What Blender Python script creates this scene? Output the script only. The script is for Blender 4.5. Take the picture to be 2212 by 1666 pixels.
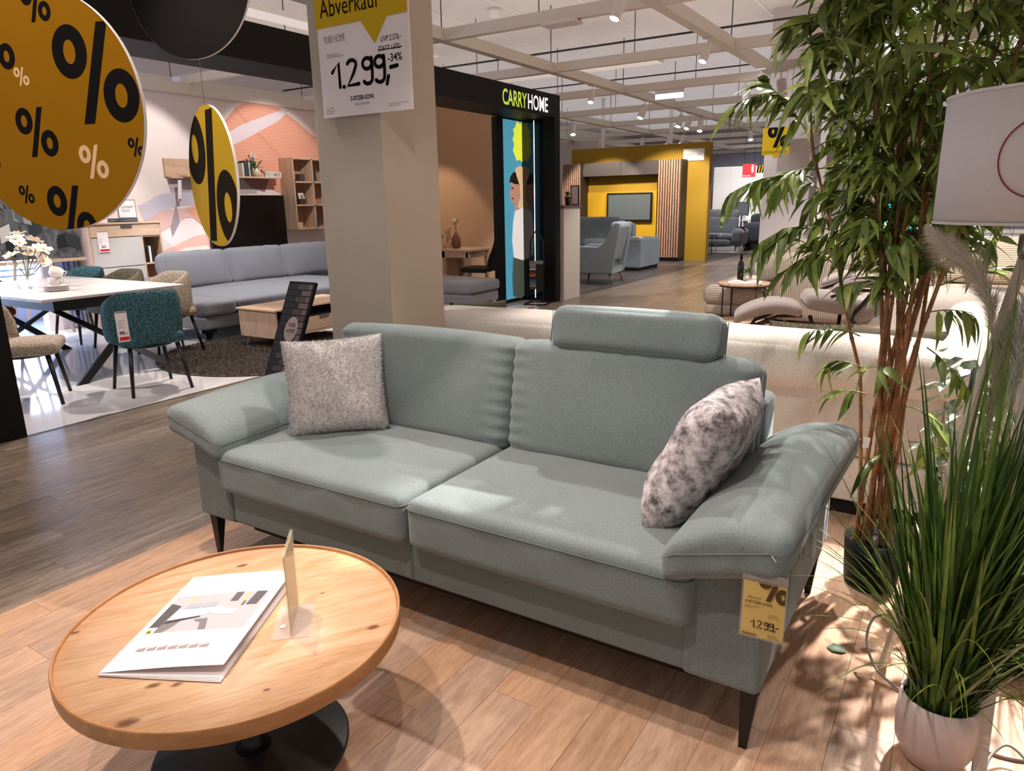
import bpy, bmesh, math, random
from mathutils import Vector, Matrix
rnd = random.Random(7)
PI = math.pi
for o in list(bpy.data.objects): bpy.data.objects.remove(o, do_unlink=True)
SC = bpy.context.scene
COL = SC.collection

# ------------------------------------------------------------------ camera
cam_d = bpy.data.cameras.new('camera'); cam = bpy.data.objects.new('camera', cam_d); COL.objects.link(cam)
cam_d.sensor_fit = 'HORIZONTAL'; cam_d.sensor_width = 36.0; cam_d.lens = 25.113; cam_d.clip_start = 0.05; cam_d.clip_end = 200
cam.matrix_world = Matrix(((0.847533, -0.115868, 0.517888, 0.0), (0.530378, 0.218506, -0.819086, 0.0), (-0.018257, 0.968931, 0.246658, 1.5), (0.0, 0.0, 0.0, 1.0)))
SC.camera = cam
# ------------------------------------------------------------------ view, world
SC.view_settings.view_transform = 'Standard'; SC.view_settings.look = 'None'
SC.view_settings.gamma = 1.0; SC.view_settings.exposure = 0.62; SC.view_settings.use_curve_mapping = False
W = bpy.data.worlds.new('world'); SC.world = W; W.use_nodes = True
bg = W.node_tree.nodes['Background']; bg.inputs[0].default_value = (1.0, 0.93, 0.9, 1); bg.inputs[1].default_value = 0.24

# ------------------------------------------------------------------ lights: track spots hung from the ceiling grid
def spot(x, y, z, tx, ty, tz, power, size=70, col=(1.0, .86, .74), rad=.035, blend=.35):
    d = bpy.data.lights.new('spot_light', 'SPOT'); d.energy = power; d.spot_size = math.radians(size); d.spot_blend = blend
    d.color = col; d.shadow_soft_size = rad
    o = bpy.data.objects.new('spot_light', d); COL.objects.link(o); o.location = (x, y, z)
    o.rotation_euler = (Vector((tx, ty, tz)) - Vector((x, y, z))).to_track_quat('-Z', 'Y').to_euler()
    return o
WARM = (1.0, .84, .72); NEU = (1.0, .92, .86); COOL = (.93, .95, 1.0)
LIGHTS = [
 # table and front floor
 (-2.6, 1.3, 3.22, -1.5, 1.1, 0, 110, 62, WARM), (-1.3, .3, 3.22, -1.2, 1.0, 0, 60, 80, WARM),
 # sofa, from behind and from the right
 (-1.7, 3.55, 3.22, -1.35, 2.1, .4, 125, 62, NEU), (.35, 4.3, 3.22, -.3, 1.85, .1, 760, 42, (1, .95, .92)),
 (-.8, 1.0, 3.22, -1.6, 2.6, .5, 40, 70, NEU), 
 # cream sofa
 (-1.2, 4.75, 3.22, -.8, 3.9, .7, 190, 70, NEU), (.6, 5.2, 3.22, .1, 4.4, .6, 150, 70, NEU),
 # aisle
 (-4.1, 2.6, 3.22, -4.1, 2.2, 0, 55, 100, NEU), (-4.1, 6.5, 3.22, -4.1, 6.6, 0, 90, 100, NEU), (-3.4, 11.5, 3.22, -3.9, 12, 0, 80, 110, NEU),
 (-4.1, 17, 3.22, -4.1, 17, 0, 120, 120, COOL),
 # dining and living area on the left
 (-6.2, 4.6, 3.15, -6.6, 3.4, .6, 150, 80, NEU), (-7.6, 2.2, 3.15, -7.8, 3.4, .8, 120, 80, NEU),
 (-7.2, 6.3, 3.15, -8.2, 6.6, .6, 190, 80, COOL), (-8.3, 6.4, 3.15, -10, 6.0, 1.7, 55, 75, NEU), (-8.2, 8.2, 3.15, -10, 8.4, 1.9, 62, 75, NEU),
 (-8.6, 4.2, 3.15, -10, 4.6, 1.3, 100, 80, NEU),
 (-6.1, 9.6, 2.9, -7.1, 9.9, .9, 45, 75, (1, .8, .62)),
 # armchair zone, yellow wall, far right
 (-5.0, 12.6, 3.22, -5.9, 12.7, .5, 120, 80, COOL), (-6.0, 16.0, 3.22, -6.6, 18.2, .7, 230, 75, (1, .9, .75)), (-8.2, 16.2, 3.22, -8.3, 18.2, .8, 150, 70, (1, .9, .75)),
 (-1.6, 7.7, 3.22, -1.6, 9.2, .4, 170, 85, NEU), (.3, 7.6, 3.22, .3, 9.6, .6, 190, 85, NEU), (-5.9, 21, 3.22, -6.2, 23.5, .4, 240, 85, COOL),
 (-3.4, 9.4, 3.22, -2.6, 11.7, 1.4, 60, 90, COOL), (-6.6, 24, 3.22, -6.9, 26.5, 1.4, 150, 80, COOL),
]
for l in LIGHTS: spot(*l[:6], l[6] * 1.45, *l[7:9])
# added area lights without fixtures above the beam grid, brightening the slab from below
def ceiling_fill(x, y, sx, sy, power, col):
    d = bpy.data.lights.new('ceiling_fill', 'AREA'); d.shape = 'RECTANGLE'; d.size = sx; d.size_y = sy; d.energy = power; d.color = col
    o = bpy.data.objects.new('ceiling_fill', d); COL.objects.link(o); o.location = (x, y, 3.46); o.rotation_euler = (PI, 0, 0)
ceiling_fill(-2, 6.6, 20, 12, 300, (1, .92, .87)); ceiling_fill(-2, 20.6, 20, 16, 430, (.93, .93, 1))

# ------------------------------------------------------------------ helpers
def lin(c):
    if isinstance(c, str):
        c = [int(c[i:i + 2], 16) / 255 for i in (0, 2, 4)]
        c = [x / 12.92 if x <= .04045 else ((x + .055) / 1.055) ** 2.4 for x in c]
    return (c[0], c[1], c[2], 1)
def newmat(name):
    m = bpy.data.materials.new(name); m.use_nodes = True
    nt = m.node_tree; return m, nt, nt.nodes, nt.links, nt.nodes['Principled BSDF']
def mat(name, col, rough=.6, metal=0, emit=0, spec=.5, bump=0, bscale=200, mottle=0, mscale=8, trans=0, ior=1.45, alpha=1, sheen=0, coat=0, stretch=None, col2=None, emitcol=None):
    m, nt, N, L, b = newmat(name)
    c = lin(col); b.inputs['Base Color'].default_value = c
    b.inputs['Roughness'].default_value = rough; b.inputs['Metallic'].default_value = metal
    b.inputs['Specular IOR Level'].default_value = spec; b.inputs['IOR'].default_value = ior
    if trans: b.inputs['Transmission Weight'].default_value = trans
    if alpha < 1: b.inputs['Alpha'].default_value = alpha
    if sheen: b.inputs['Sheen Weight'].default_value = sheen; b.inputs['Sheen Roughness'].default_value = .4
    if coat: b.inputs['Coat Weight'].default_value = coat; b.inputs['Coat Roughness'].default_value = .08
    if emit:
        b.inputs['Emission Color'].default_value = lin(emitcol) if emitcol else c; b.inputs['Emission Strength'].default_value = emit
    if bump or mottle:
        tc = N.new('ShaderNodeTexCoord'); mp = N.new('ShaderNodeMapping'); L.new(tc.outputs['Object'], mp.inputs[0])
        if stretch: mp.inputs['Scale'].default_value = stretch
    if bump:
        nz = N.new('ShaderNodeTexNoise'); nz.inputs['Scale'].default_value = bscale; nz.inputs['Detail'].default_value = 3
        bp = N.new('ShaderNodeBump'); bp.inputs['Strength'].default_value = bump; bp.inputs['Distance'].default_value = .004
        L.new(mp.outputs[0], nz.inputs['Vector']); L.new(nz.outputs[0], bp.inputs['Height']); L.new(bp.outputs[0], b.inputs['Normal'])
    if mottle:
        n2 = N.new('ShaderNodeTexNoise'); n2.inputs['Scale'].default_value = mscale; n2.inputs['Detail'].default_value = 6; n2.inputs['Roughness'].default_value = .65
        L.new(mp.outputs[0], n2.inputs['Vector'])
        mx = N.new('ShaderNodeMix'); mx.data_type = 'RGBA'; rr = N.new('ShaderNodeMapRange')
        rr.inputs[1].default_value = .35; rr.inputs[2].default_value = .65; L.new(n2.outputs[0], rr.inputs[0]); L.new(rr.outputs[0], mx.inputs[0])
        d = lin(col2) if col2 else tuple(x * (1 - mottle) for x in c[:3]) + (1,)
        mx.inputs[6].default_value = d; mx.inputs[7].default_value = c
        L.new(mx.outputs[2], b.inputs['Base Color'])
    return m
def fabric(name, col, scale=900, bump=.25, mottle=.18, weave=False, rough=.95, mscale=300, col2=None, sheen=.25):
    """cloth: fine thread relief plus soft large-scale shading of the nap"""
    m, nt, N, L, b = newmat(name); c = lin(col)
    tc = N.new('ShaderNodeTexCoord')
    n1 = N.new('ShaderNodeTexNoise'); n1.inputs['Scale'].default_value = mscale; n1.inputs['Detail'].default_value = 4; L.new(tc.outputs['Object'], n1.inputs['Vector'])
    n0 = N.new('ShaderNodeTexNoise'); n0.inputs['Scale'].default_value = 5; n0.inputs['Detail'].default_value = 3; L.new(tc.outputs['Object'], n0.inputs['Vector'])
    ad = N.new('ShaderNodeMath'); ad.operation = 'MULTIPLY_ADD'; L.new(n0.outputs[0], ad.inputs[0]); ad.inputs[1].default_value = .35; L.new(n1.outputs[0], ad.inputs[2])
    rr = N.new('ShaderNodeMapRange'); rr.inputs[1].default_value = .5; rr.inputs[2].default_value = .85; L.new(ad.outputs[0], rr.inputs[0])
    mx = N.new('ShaderNodeMix'); mx.data_type = 'RGBA'; L.new(rr.outputs[0], mx.inputs[0])
    mx.inputs[6].default_value = lin(col2) if col2 else tuple(x * (1 - mottle) for x in c[:3]) + (1,); mx.inputs[7].default_value = tuple(min(1, x * (1 + mottle * .6)) for x in c[:3]) + (1,)
    L.new(mx.outputs[2], b.inputs['Base Color'])
    b.inputs['Roughness'].default_value = rough; b.inputs['Specular IOR Level'].default_value = .15
    b.inputs['Sheen Weight'].default_value = sheen; b.inputs['Sheen Roughness'].default_value = .5
    n2 = N.new('ShaderNodeTexNoise'); n2.inputs['Scale'].default_value = scale; n2.inputs['Detail'].default_value = 2; L.new(tc.outputs['Object'], n2.inputs['Vector'])
    bp = N.new('ShaderNodeBump'); bp.inputs['Strength'].default_value = bump; bp.inputs['Distance'].default_value = .003; L.new(n2.outputs[0], bp.inputs['Height'])
    L.new(bp.outputs[0], b.inputs['Normal'])
    return m
def ribbed(name, col, col2, scale, axis='X', bump=.6, rough=.9, second=None, dist=.004):
    """corduroy or quilted relief: waves along one axis (and optionally a second one)"""
    m, nt, N, L, b = newmat(name); tc = N.new('ShaderNodeTexCoord')
    w = N.new('ShaderNodeTexWave'); w.bands_direction = axis; w.inputs['Scale'].default_value = scale; L.new(tc.outputs['Object'], w.inputs[0])
    out = w.outputs['Fac']
    if second and second != 'cells':
        w2 = N.new('ShaderNodeTexWave'); w2.bands_direction = second; w2.inputs['Scale'].default_value = scale; L.new(tc.outputs['Object'], w2.inputs[0])
        mu = N.new('ShaderNodeMath'); mu.operation = 'MULTIPLY'; L.new(out, mu.inputs[0]); L.new(w2.outputs['Fac'], mu.inputs[1]); out = mu.outputs[0]
    if second == 'cells':
        vo = N.new('ShaderNodeTexVoronoi'); vo.inputs['Scale'].default_value = scale; vo.inputs['Randomness'].default_value = .85; L.new(tc.outputs['Object'], vo.inputs['Vector'])
        iv = N.new('ShaderNodeMapRange'); iv.inputs[1].default_value = .1; iv.inputs[2].default_value = .62; iv.inputs[3].default_value = 1; iv.inputs[4].default_value = 0; L.new(vo.outputs['Distance'], iv.inputs[0]); out = iv.outputs[0]
    mx = N.new('ShaderNodeMix'); mx.data_type = 'RGBA'; mx.inputs[6].default_value = lin(col2); mx.inputs[7].default_value = lin(col)
    L.new(out, mx.inputs[0]); L.new(mx.outputs[2], b.inputs['Base Color']); b.inputs['Roughness'].default_value = rough
    b.inputs['Specular IOR Level'].default_value = .15
    bp = N.new('ShaderNodeBump'); bp.inputs['Strength'].default_value = bump; bp.inputs['Distance'].default_value = dist
    L.new(out, bp.inputs['Height']); L.new(bp.outputs[0], b.inputs['Normal'])
    return m
def wood(name, light, dark, rough=.45, grain=1.0, axis='Y', scale=1.0, var=.25, bump=.15, hue=None, spec=.5, per_object=True, knots=0):
    """wood with grain along one axis; every board (object) gets its own stretch of grain and tone"""
    m, nt, N, L, b = newmat(name); tc = N.new('ShaderNodeTexCoord'); oi = N.new('ShaderNodeObjectInfo')
    mp = N.new('ShaderNodeMapping'); L.new(tc.outputs['Object'], mp.inputs[0])
    s = {'X': (2.2, 17, 17), 'Y': (17, 2.2, 17), 'Z': (17, 17, 2.2)}[axis]
    mp.inputs['Scale'].default_value = tuple(x * scale for x in s)
    if per_object:
        mu = N.new('ShaderNodeMath'); mu.operation = 'MULTIPLY'; mu.inputs[1].default_value = 53.0; L.new(oi.outputs['Random'], mu.inputs[0])
        cb = N.new('ShaderNodeCombineXYZ'); [L.new(mu.outputs[0], cb.inputs[i]) for i in range(3)]; L.new(cb.outputs[0], mp.inputs['Location'])
    n1 = N.new('ShaderNodeTexNoise'); n1.inputs['Scale'].default_value = 1.6; n1.inputs['Detail'].default_value = 7; n1.inputs['Roughness'].default_value = .62; n1.inputs['Distortion'].default_value = .8
    L.new(mp.outputs[0], n1.inputs['Vector'])
    n2 = N.new('ShaderNodeTexNoise'); n2.inputs['Scale'].default_value = 9; n2.inputs['Detail'].default_value = 4; L.new(mp.outputs[0], n2.inputs['Vector'])
    ad = N.new('ShaderNodeMath'); ad.operation = 'MULTIPLY_ADD'; L.new(n2.outputs[0], ad.inputs[0]); ad.inputs[1].default_value = .45; L.new(n1.outputs[0], ad.inputs[2])
    rr = N.new('ShaderNodeMapRange'); rr.inputs[1].default_value = .48; rr.inputs[2].default_value = .98; L.new(ad.outputs[0], rr.inputs[0])
    mx = N.new('ShaderNodeMix'); mx.data_type = 'RGBA'; mx.inputs[6].default_value = lin(dark); mx.inputs[7].default_value = lin(light)
    pw = N.new('ShaderNodeMath'); pw.operation = 'POWER'; L.new(rr.outputs[0], pw.inputs[0]); pw.inputs[1].default_value = grain; L.new(pw.outputs[0], mx.inputs[0])
    col = mx.outputs[2]
    if per_object:
        hs = N.new('ShaderNodeHueSaturation'); r2 = N.new('ShaderNodeMapRange'); L.new(oi.outputs['Random'], r2.inputs[0]); r2.inputs[3].default_value = 1 - var; r2.inputs[4].default_value = 1 + var * .6
        L.new(r2.outputs[0], hs.inputs['Value']); L.new(col, hs.inputs['Color'])
        f = N.new('ShaderNodeMath'); f.operation = 'MULTIPLY'; f.inputs[1].default_value = 7.31; L.new(oi.outputs['Random'], f.inputs[0])
        fr = N.new('ShaderNodeMath'); fr.operation = 'FRACT'; L.new(f.outputs[0], fr.inputs[0])
        r3 = N.new('ShaderNodeMapRange'); L.new(fr.outputs[0], r3.inputs[0]); r3.inputs[3].default_value = .82; r3.inputs[4].default_value = 1.05; L.new(r3.outputs[0], hs.inputs['Saturation'])
        col = hs.outputs[0]
    if knots:
        vo = N.new('ShaderNodeTexVoronoi'); vo.inputs['Scale'].default_value = 1.0; mk = N.new('ShaderNodeMapping'); L.new(tc.outputs['Object'], mk.inputs[0])
        mk.inputs['Scale'].default_value = (4.3, 7.8, 4.3) if axis == 'X' else (7.8, 4.3, 4.3); L.new(mk.outputs[0], vo.inputs['Vector'])
        kr = N.new('ShaderNodeMapRange'); kr.inputs[1].default_value = .05; kr.inputs[2].default_value = .16; L.new(vo.outputs['Distance'], kr.inputs[0])
        km = N.new('ShaderNodeMix'); km.data_type = 'RGBA'; km.inputs[6].default_value = lin('7a4a2c'); L.new(kr.outputs[0], km.inputs[0]); L.new(col, km.inputs[7]); col = km.outputs[2]
    L.new(col, b.inputs['Base Color']); b.inputs['Roughness'].default_value = rough; b.inputs['Specular IOR Level'].default_value = spec
    bp = N.new('ShaderNodeBump'); bp.inputs['Strength'].default_value = bump; bp.inputs['Distance'].default_value = .002; L.new(ad.outputs[0], bp.inputs['Height']); L.new(bp.outputs[0], b.inputs['Normal'])
    return m

def put(name, me, m=None, parent=None):
    o = bpy.data.objects.new(name, me); COL.objects.link(o)
    if m is not None and not me.materials: me.materials.append(m)
    if parent is not None: o.parent = parent
    return o
class B:
    """mesh builder; all coordinates are in the frame of the thing it belongs to"""
    def __init__(s): s.v = []; s.f = []; s.sm = []; s.M = None
    def add(s, vs, fs, smooth=False):
        n = len(s.v)
        if s.M is not None: vs = [tuple(s.M @ Vector(v)) for v in vs]
        s.v += [tuple(v) for v in vs]; s.f += [tuple(i + n for i in f) for f in fs]; s.sm += [smooth] * len(fs); return s
    def box(s, x0, x1, y0, y1, z0, z1):
        return s.add([(x0, y0, z0), (x1, y0, z0), (x1, y1, z0), (x0, y1, z0), (x0, y0, z1), (x1, y0, z1), (x1, y1, z1), (x0, y1, z1)],
                     [(0, 3, 2, 1), (4, 5, 6, 7), (0, 1, 5, 4), (1, 2, 6, 5), (2, 3, 7, 6), (3, 0, 4, 7)])
    def hexa(s, p):  # 8 points, same order as box
        return s.add(p, [(0, 3, 2, 1), (4, 5, 6, 7), (0, 1, 5, 4), (1, 2, 6, 5), (2, 3, 7, 6), (3, 0, 4, 7)])
    def lathe(s, prof, n=32, c=(0, 0, 0), smooth=True, cap=True):
        vs = []; fs = []
        for r, z in prof:
            for k in range(n):
                a = 2 * PI * k / n; vs.append((c[0] + r * math.cos(a), c[1] + r * math.sin(a), c[2] + z))
        for i in range(len(prof) - 1):
            for k in range(n): k2 = (k + 1) % n; fs.append((i * n + k, i * n + k2, (i + 1) * n + k2, (i + 1) * n + k))
        s.add(vs, fs, smooth)
        if cap:
            m = len(prof) - 1
            base = len(s.v) - len(vs)
            if prof[0][0] > 1e-5: s.f.append(tuple(base + k for k in reversed(range(n)))); s.sm.append(False)
            if prof[m][0] > 1e-5: s.f.append(tuple(base + m * n + k for k in range(n))); s.sm.append(False)
        return s
    def tube(s, pts, r, n=8, smooth=True, cap=True, flat=None):
        """round (or flattened) bar along a polyline; r may be a list"""
        pts = [Vector(p) for p in pts]; rs = r if isinstance(r, (list, tuple)) else [r] * len(pts)
        vs = []; fs = []; up = None
        for i, p in enumerate(pts):
            t = (pts[min(i + 1, len(pts) - 1)] - pts[max(i - 1, 0)])
            t = t.normalized() if t.length > 1e-9 else Vector((0, 0, 1))
            if up is None: up = Vector((0, 0, 1)) if abs(t.z) < .9 else Vector((0, 1, 0))
            a = t.cross(up); a = a.normalized() if a.length > 1e-6 else Vector((1, 0, 0)); b = a.cross(t).normalized(); up = b
            for k in range(n):
                q = 2 * PI * (k + (.5 if n == 4 else 0)) / n; vs.append(p + (a * math.cos(q) + b * math.sin(q) * (flat or 1)) * rs[i])
        for i in range(len(pts) - 1):
            for k in range(n): k2 = (k + 1) % n; fs.append((i * n + k, i * n + k2, (i + 1) * n + k2, (i + 1) * n + k))
        if cap: fs += [tuple(reversed(range(n))), tuple((len(pts) - 1) * n + k for k in range(n))]
        return s.add(vs, fs, smooth and n > 4)
    def poly(s, pts, t=0, nrm=None):
        """flat polygon, with thickness t along nrm"""
        n = len(pts)
        if not t: return s.add(pts, [tuple(range(n))])
        d = Vector(nrm) * t; q = [Vector(p) + d for p in pts]
        return s.add([*map(tuple, pts), *map(tuple, q)], [tuple(reversed(range(n))), tuple(range(n, 2 * n))] + [(i, (i + 1) % n, n + (i + 1) % n, n + i) for i in range(n)])
    def build(s, name, m, parent=None, bevel=0, seg=2, kind=None, label=None, autosmooth=False):
        me = bpy.data.meshes.new(name); me.from_pydata([tuple(v) for v in s.v], [], s.f)
        me.polygons.foreach_set('use_smooth', s.sm); me.materials.append(m); me.update()
        o = put(name, me, None, parent)
        if bevel:
            md = o.modifiers.new('bevel', 'BEVEL'); md.width = bevel; md.segments = seg; md.limit_method = 'ANGLE'; md.angle_limit = math.radians(35)
        if kind: o['kind'] = kind
        if label: o['label'] = label
        return o
def cushion(w, d, h, r=.04, puff=.02, n=14, side=0.0, noise=0, seed=0, taper=None, sag=0, pinch=0):
    """soft box centred on the origin: rounded edges, puffed faces"""
    bm = bmesh.new(); bmesh.ops.create_cube(bm, size=2); bmesh.ops.subdivide_edges(bm, edges=bm.edges[:], cuts=n, use_grid_fill=True)
    hx, hy, hz = w / 2, d / 2, h / 2; r = min(r, hx, hy, hz); R = random.Random(seed)
    ph = [R.uniform(0, 6) for _ in range(8)]
    ease = lambda a: math.sin(a * PI / 2) * .55 + a * .45
    for v in bm.verts:
        x, y, z = (ease(a) for a in v.co); p = Vector((x * hx, y * hy, z * hz))
        q = Vector((max(-(hx - r), min(hx - r, p.x)), max(-(hy - r), min(hy - r, p.y)), max(-(hz - r), min(hz - r, p.z))))
        dlt = p - q
        if dlt.length > 1e-7: p = q + dlt.normalized() * r if sum(abs(c) > 1e-7 for c in dlt) > 1 else p
        wx, wy, wz = 1 - x * x, 1 - y * y, 1 - z * z
        nz = 0
        if noise: nz = noise * (math.sin(9 * x + ph[0] + 3 * y) * math.sin(7 * y + ph[1] + 2 * z) + .5 * math.sin(17 * x + ph[2]) * math.sin(15 * y + 5 * z + ph[3]))
        p.z += z * (puff * wx * wy) + nz * (1 if z >= 0 else -1) * wx * wy
        p.x += x * side * wy * wz; p.y += y * (side * wx * wz) + (y * nz * wx * wz)
        if pinch: k = 1 - pinch * (abs(x) ** 6) * (abs(y) ** 6); p.z *= k
        if taper: p = taper(p)
        v.co = p
    me = bpy.data.meshes.new('cushion'); bm.to_mesh(me); bm.free()
    for f in me.polygons: f.use_smooth = True
    return me
def cush(name, m, parent, loc, w, d, h, rot=(0, 0, 0), label=None, **k):
    me = cushion(w, d, h, **k); o = put(name, me, m, parent); o.location = loc; o.rotation_euler = rot
    if label: o['label'] = label
    return o
def pillow(w, h, t, n=22, corner=.06, seed=0, noise=.006):
    """scatter cushion standing in the XZ plane, thickness along Y, pointed corners"""
    vs = []; fs = []; R = random.Random(seed); a1, a2 = R.uniform(0, 6), R.uniform(0, 6)
    for sd in (1, -1):
        for j in range(n + 1):
            for i in range(n + 1):
                x = 2 * i / n - 1; y = 2 * j / n - 1
                k = 1 - corner * (1 - x * x) * y * y * 0 
                px = x * w / 2 * (1 - corner * (1 - y * y) * (abs(x) ** 3)); pz = y * h / 2 * (1 - corner * (1 - x * x) * (abs(y) ** 3))
                th = t / 2 * (max(0, (1 - x ** 4) * (1 - y ** 4))) ** .55
                th += noise * math.sin(5 * x + a1) * math.sin(6 * y + a2) * (1 - x * x) * (1 - y * y)
                vs.append((px, sd * th, pz))
    m = (n + 1) ** 2
    for j in range(n):
        for i in range(n):
            a = j * (n + 1) + i; fs.append((a, a + 1, a + n + 2, a + n + 1)); fs.append((m + a, m + a + n + 1, m + a + n + 2, m + a + 1))
    me = bpy.data.meshes.new('pillow'); me.from_pydata(vs, [], fs)
    bm = bmesh.new(); bm.from_mesh(me); bmesh.ops.remove_doubles(bm, verts=bm.verts, dist=1e-5); bmesh.ops.recalc_face_normals(bm, faces=bm.faces[:]); bm.to_mesh(me); bm.free()
    for f in me.polygons: f.use_smooth = True
    return me
def thing(name, label, cat, loc=(0, 0, 0), rz=0, group=None):
    o = bpy.data.objects.new(name, None); COL.objects.link(o); o.empty_display_size = .1
    o.location = loc; o.rotation_euler = (0, 0, rz); o['label'] = label; o['category'] = cat
    if group: o['group'] = group
    return o
def tag(o, label, cat, group=None):
    o['label'] = label; o['category'] = cat
    if group: o['group'] = group
    return o
def struct(o, label=None):
    o['kind'] = 'structure'
    if label: o['label'] = label
    return o
def dup(root, loc=None, rz=None, label=None):
    r = root.copy(); COL.objects.link(r)
    if loc is not None: r.location = loc
    if rz is not None: r.rotation_euler = (0, 0, rz)
    if label: r['label'] = label
    for ch in root.children:
        c = ch.copy(); COL.objects.link(c); c.parent = r
        for g in ch.children:
            d = g.copy(); COL.objects.link(d); d.parent = c
    return r
def recolor(root, table):
    """give a copied thing other cloth: table maps a part's plain name to a material"""
    for ch in root.children:
        k = ch.name.split('.')[0]
        if k in table: ch.data = ch.data.copy(); ch.data.materials.clear(); ch.data.materials.append(table[k])
def text(s, m, parent, org, xd, yd, w=None, h=None, name='lettering', bold=0, ext=.0004, align='L', spacing=1.0, shear=0):
    """printed lettering lying on a surface: org = lower left (or centre), xd/yd = reading and up directions"""
    cu = bpy.data.curves.new('t', 'FONT'); cu.body = s; cu.size = 1; cu.extrude = 0; cu.offset = bold; cu.space_character = spacing; cu.resolution_u = 3; cu.shear = shear
    to = bpy.data.objects.new('t', cu); COL.objects.link(to); dg = bpy.context.evaluated_depsgraph_get()
    me = bpy.data.meshes.new_from_object(to.evaluated_get(dg)); bpy.data.objects.remove(to, do_unlink=True)
    xs = [v.co.x for v in me.vertices]; ys = [v.co.y for v in me.vertices]
    x0, x1, y0, y1 = min(xs), max(xs), min(ys), max(ys); sx = (w / (x1 - x0)) if w else None; sy = (h / (y1 - y0)) if h else None
    sx = sx or sy; sy = sy or sx
    xd = Vector(xd).normalized(); yd = Vector(yd).normalized(); nd = xd.cross(yd).normalized(); org = Vector(org)
    cxo = (x0 + x1) / 2 if align == 'C' else x0; cyo = (y0 + y1) / 2 if align == 'C' else y0
    for v in me.vertices: v.co = org + xd * ((v.co.x - cxo) * sx) + yd * ((v.co.y - cyo) * sy) + nd * ext
    me.materials.clear(); me.materials.append(m)
    return put(name, me, None, parent)
def smooth(pts, n=8):
    P_ = [Vector(p) for p in pts]; out = []
    for i in range(len(P_) - 1):
        a, b2, c, d = P_[max(0, i - 1)], P_[i], P_[i + 1], P_[min(len(P_) - 1, i + 2)]
        for k in range(n): t = k / n; out.append(.5 * ((2 * b2) + (c - a) * t + (2 * a - 5 * b2 + 4 * c - d) * t * t + (-a + 3 * b2 - 3 * c + d) * t ** 3))
    return out + [P_[-1]]
def clampR(p, c, R):
    d = math.hypot(p[0] - c[0], p[1] - c[1])
    return p if d <= R else (c[0] + (p[0] - c[0]) * R / d, c[1] + (p[1] - c[1]) * R / d)
def percent2d(cx, cy, H, sh=.18, wt=.19, clip=None, wide=.62):
    """outline pieces of a percent sign of height H centred at (cx,cy): list of (verts2d, faces)"""
    out = []; T = H * wt; rx, ry = H * .155 * wide / .62 + T / 2, H * .2 + T / 2
    for ox, oy in ((-.30, .24), (.30, -.24)):
        vs = []; fs = []; n = 40
        for k in range(n):
            a = 2 * PI * k / n
            for q in (1, 0):
                ax = rx - T / 2 + (T / 2 if q else -T / 2); ay = ry - T / 2 + (T / 2 if q else -T / 2)
                vs.append((cx + ox * H * wide / .62 + ax * math.cos(a), cy + oy * H + ay * math.sin(a)))
        for k in range(n): a = 2 * k; b2 = 2 * ((k + 1) % n); fs.append((a, b2, b2 + 1, a + 1))
        out.append((vs, fs))
    vs = []; fs = []; n = 24; hw = T * .48
    for j in range(n + 1):
        y = (j / n - .5) * H * 1.02; xo = y * sh * 1.9
        for i in range(5): vs.append((cx + xo + (i / 4 - .5) * 2 * hw, cy + y))
    for j in range(n):
        for i in range(4): a = j * 5 + i; fs.append((a, a + 1, a + 6, a + 5))
    out.append((vs, fs))
    if clip:
        out = [([clampR(p, clip[:2], clip[2]) for p in vs], fs) for vs, fs in out]
    return out
def place2d(b, pieces, org, xd, yd, off):
    org = Vector(org); xd = Vector(xd).normalized(); yd = Vector(yd).normalized(); nd = xd.cross(yd)
    for vs, fs in pieces: b.add([tuple(org + xd * p[0] + yd * p[1] + nd * off) for p in vs], fs)
def strokes2d(lines, wd):
    """marker strokes: each polyline becomes a flat ribbon with round ends"""
    out = []
    for ln in lines:
        vs = []; fs = []; P = [Vector((*p, 0)) for p in ln]
        for i, p in enumerate(P):
            t = P[min(i + 1, len(P) - 1)] - P[max(i - 1, 0)]; t = t.normalized(); nn = Vector((-t.y, t.x, 0)) * wd / 2
            vs += [tuple((p + nn)[:2]), tuple((p - nn)[:2])]
        for i in range(len(P) - 1): fs.append((2 * i, 2 * i + 1, 2 * i + 3, 2 * i + 2))
        out.append((vs, fs))
        for p in (P[0], P[-1]):
            c = [(p.x + wd / 2 * math.cos(2 * PI * k / 10), p.y + wd / 2 * math.sin(2 * PI * k / 10)) for k in range(10)]; out.append((c, [tuple(range(10))]))
    return out
def arc(cx, cy, rx, ry, a0, a1, n=10): return [(cx + rx * math.cos(math.radians(a0 + (a1 - a0) * k / n)), cy + ry * math.sin(math.radians(a0 + (a1 - a0) * k / n))) for k in range(n + 1)]
def price_1299():
    """hand-lettered 1.299,- in a 4.6 x 2 box"""
    L = [[(0, 1.15), (.5, 1.75), (.52, .1)], [(.78, .08), (.84, .08)]]
    L.append(arc(1.45, 1.5, .32, .3, 160, -30, 8) + [(1.55, .9), (1.1, .12), (1.9, .16)])
    for x in (2.25, 3.1):
        L.append(arc(x + .3, 1.42, .32, .36, 20, 340, 12)[:1] + arc(x + .3, 1.42, .32, .36, 40, 350, 12) + [])
        L.append([(x + .62, 1.75), (x + .64, 1.0), (x + .62, .45)] + arc(x + .3, .42, .32, .34, 0, -150, 7))
    L.append([(3.98, .4), (3.85, -.1)]); L.append([(4.15, .95), (4.6, 1.0)])
    return L

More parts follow.
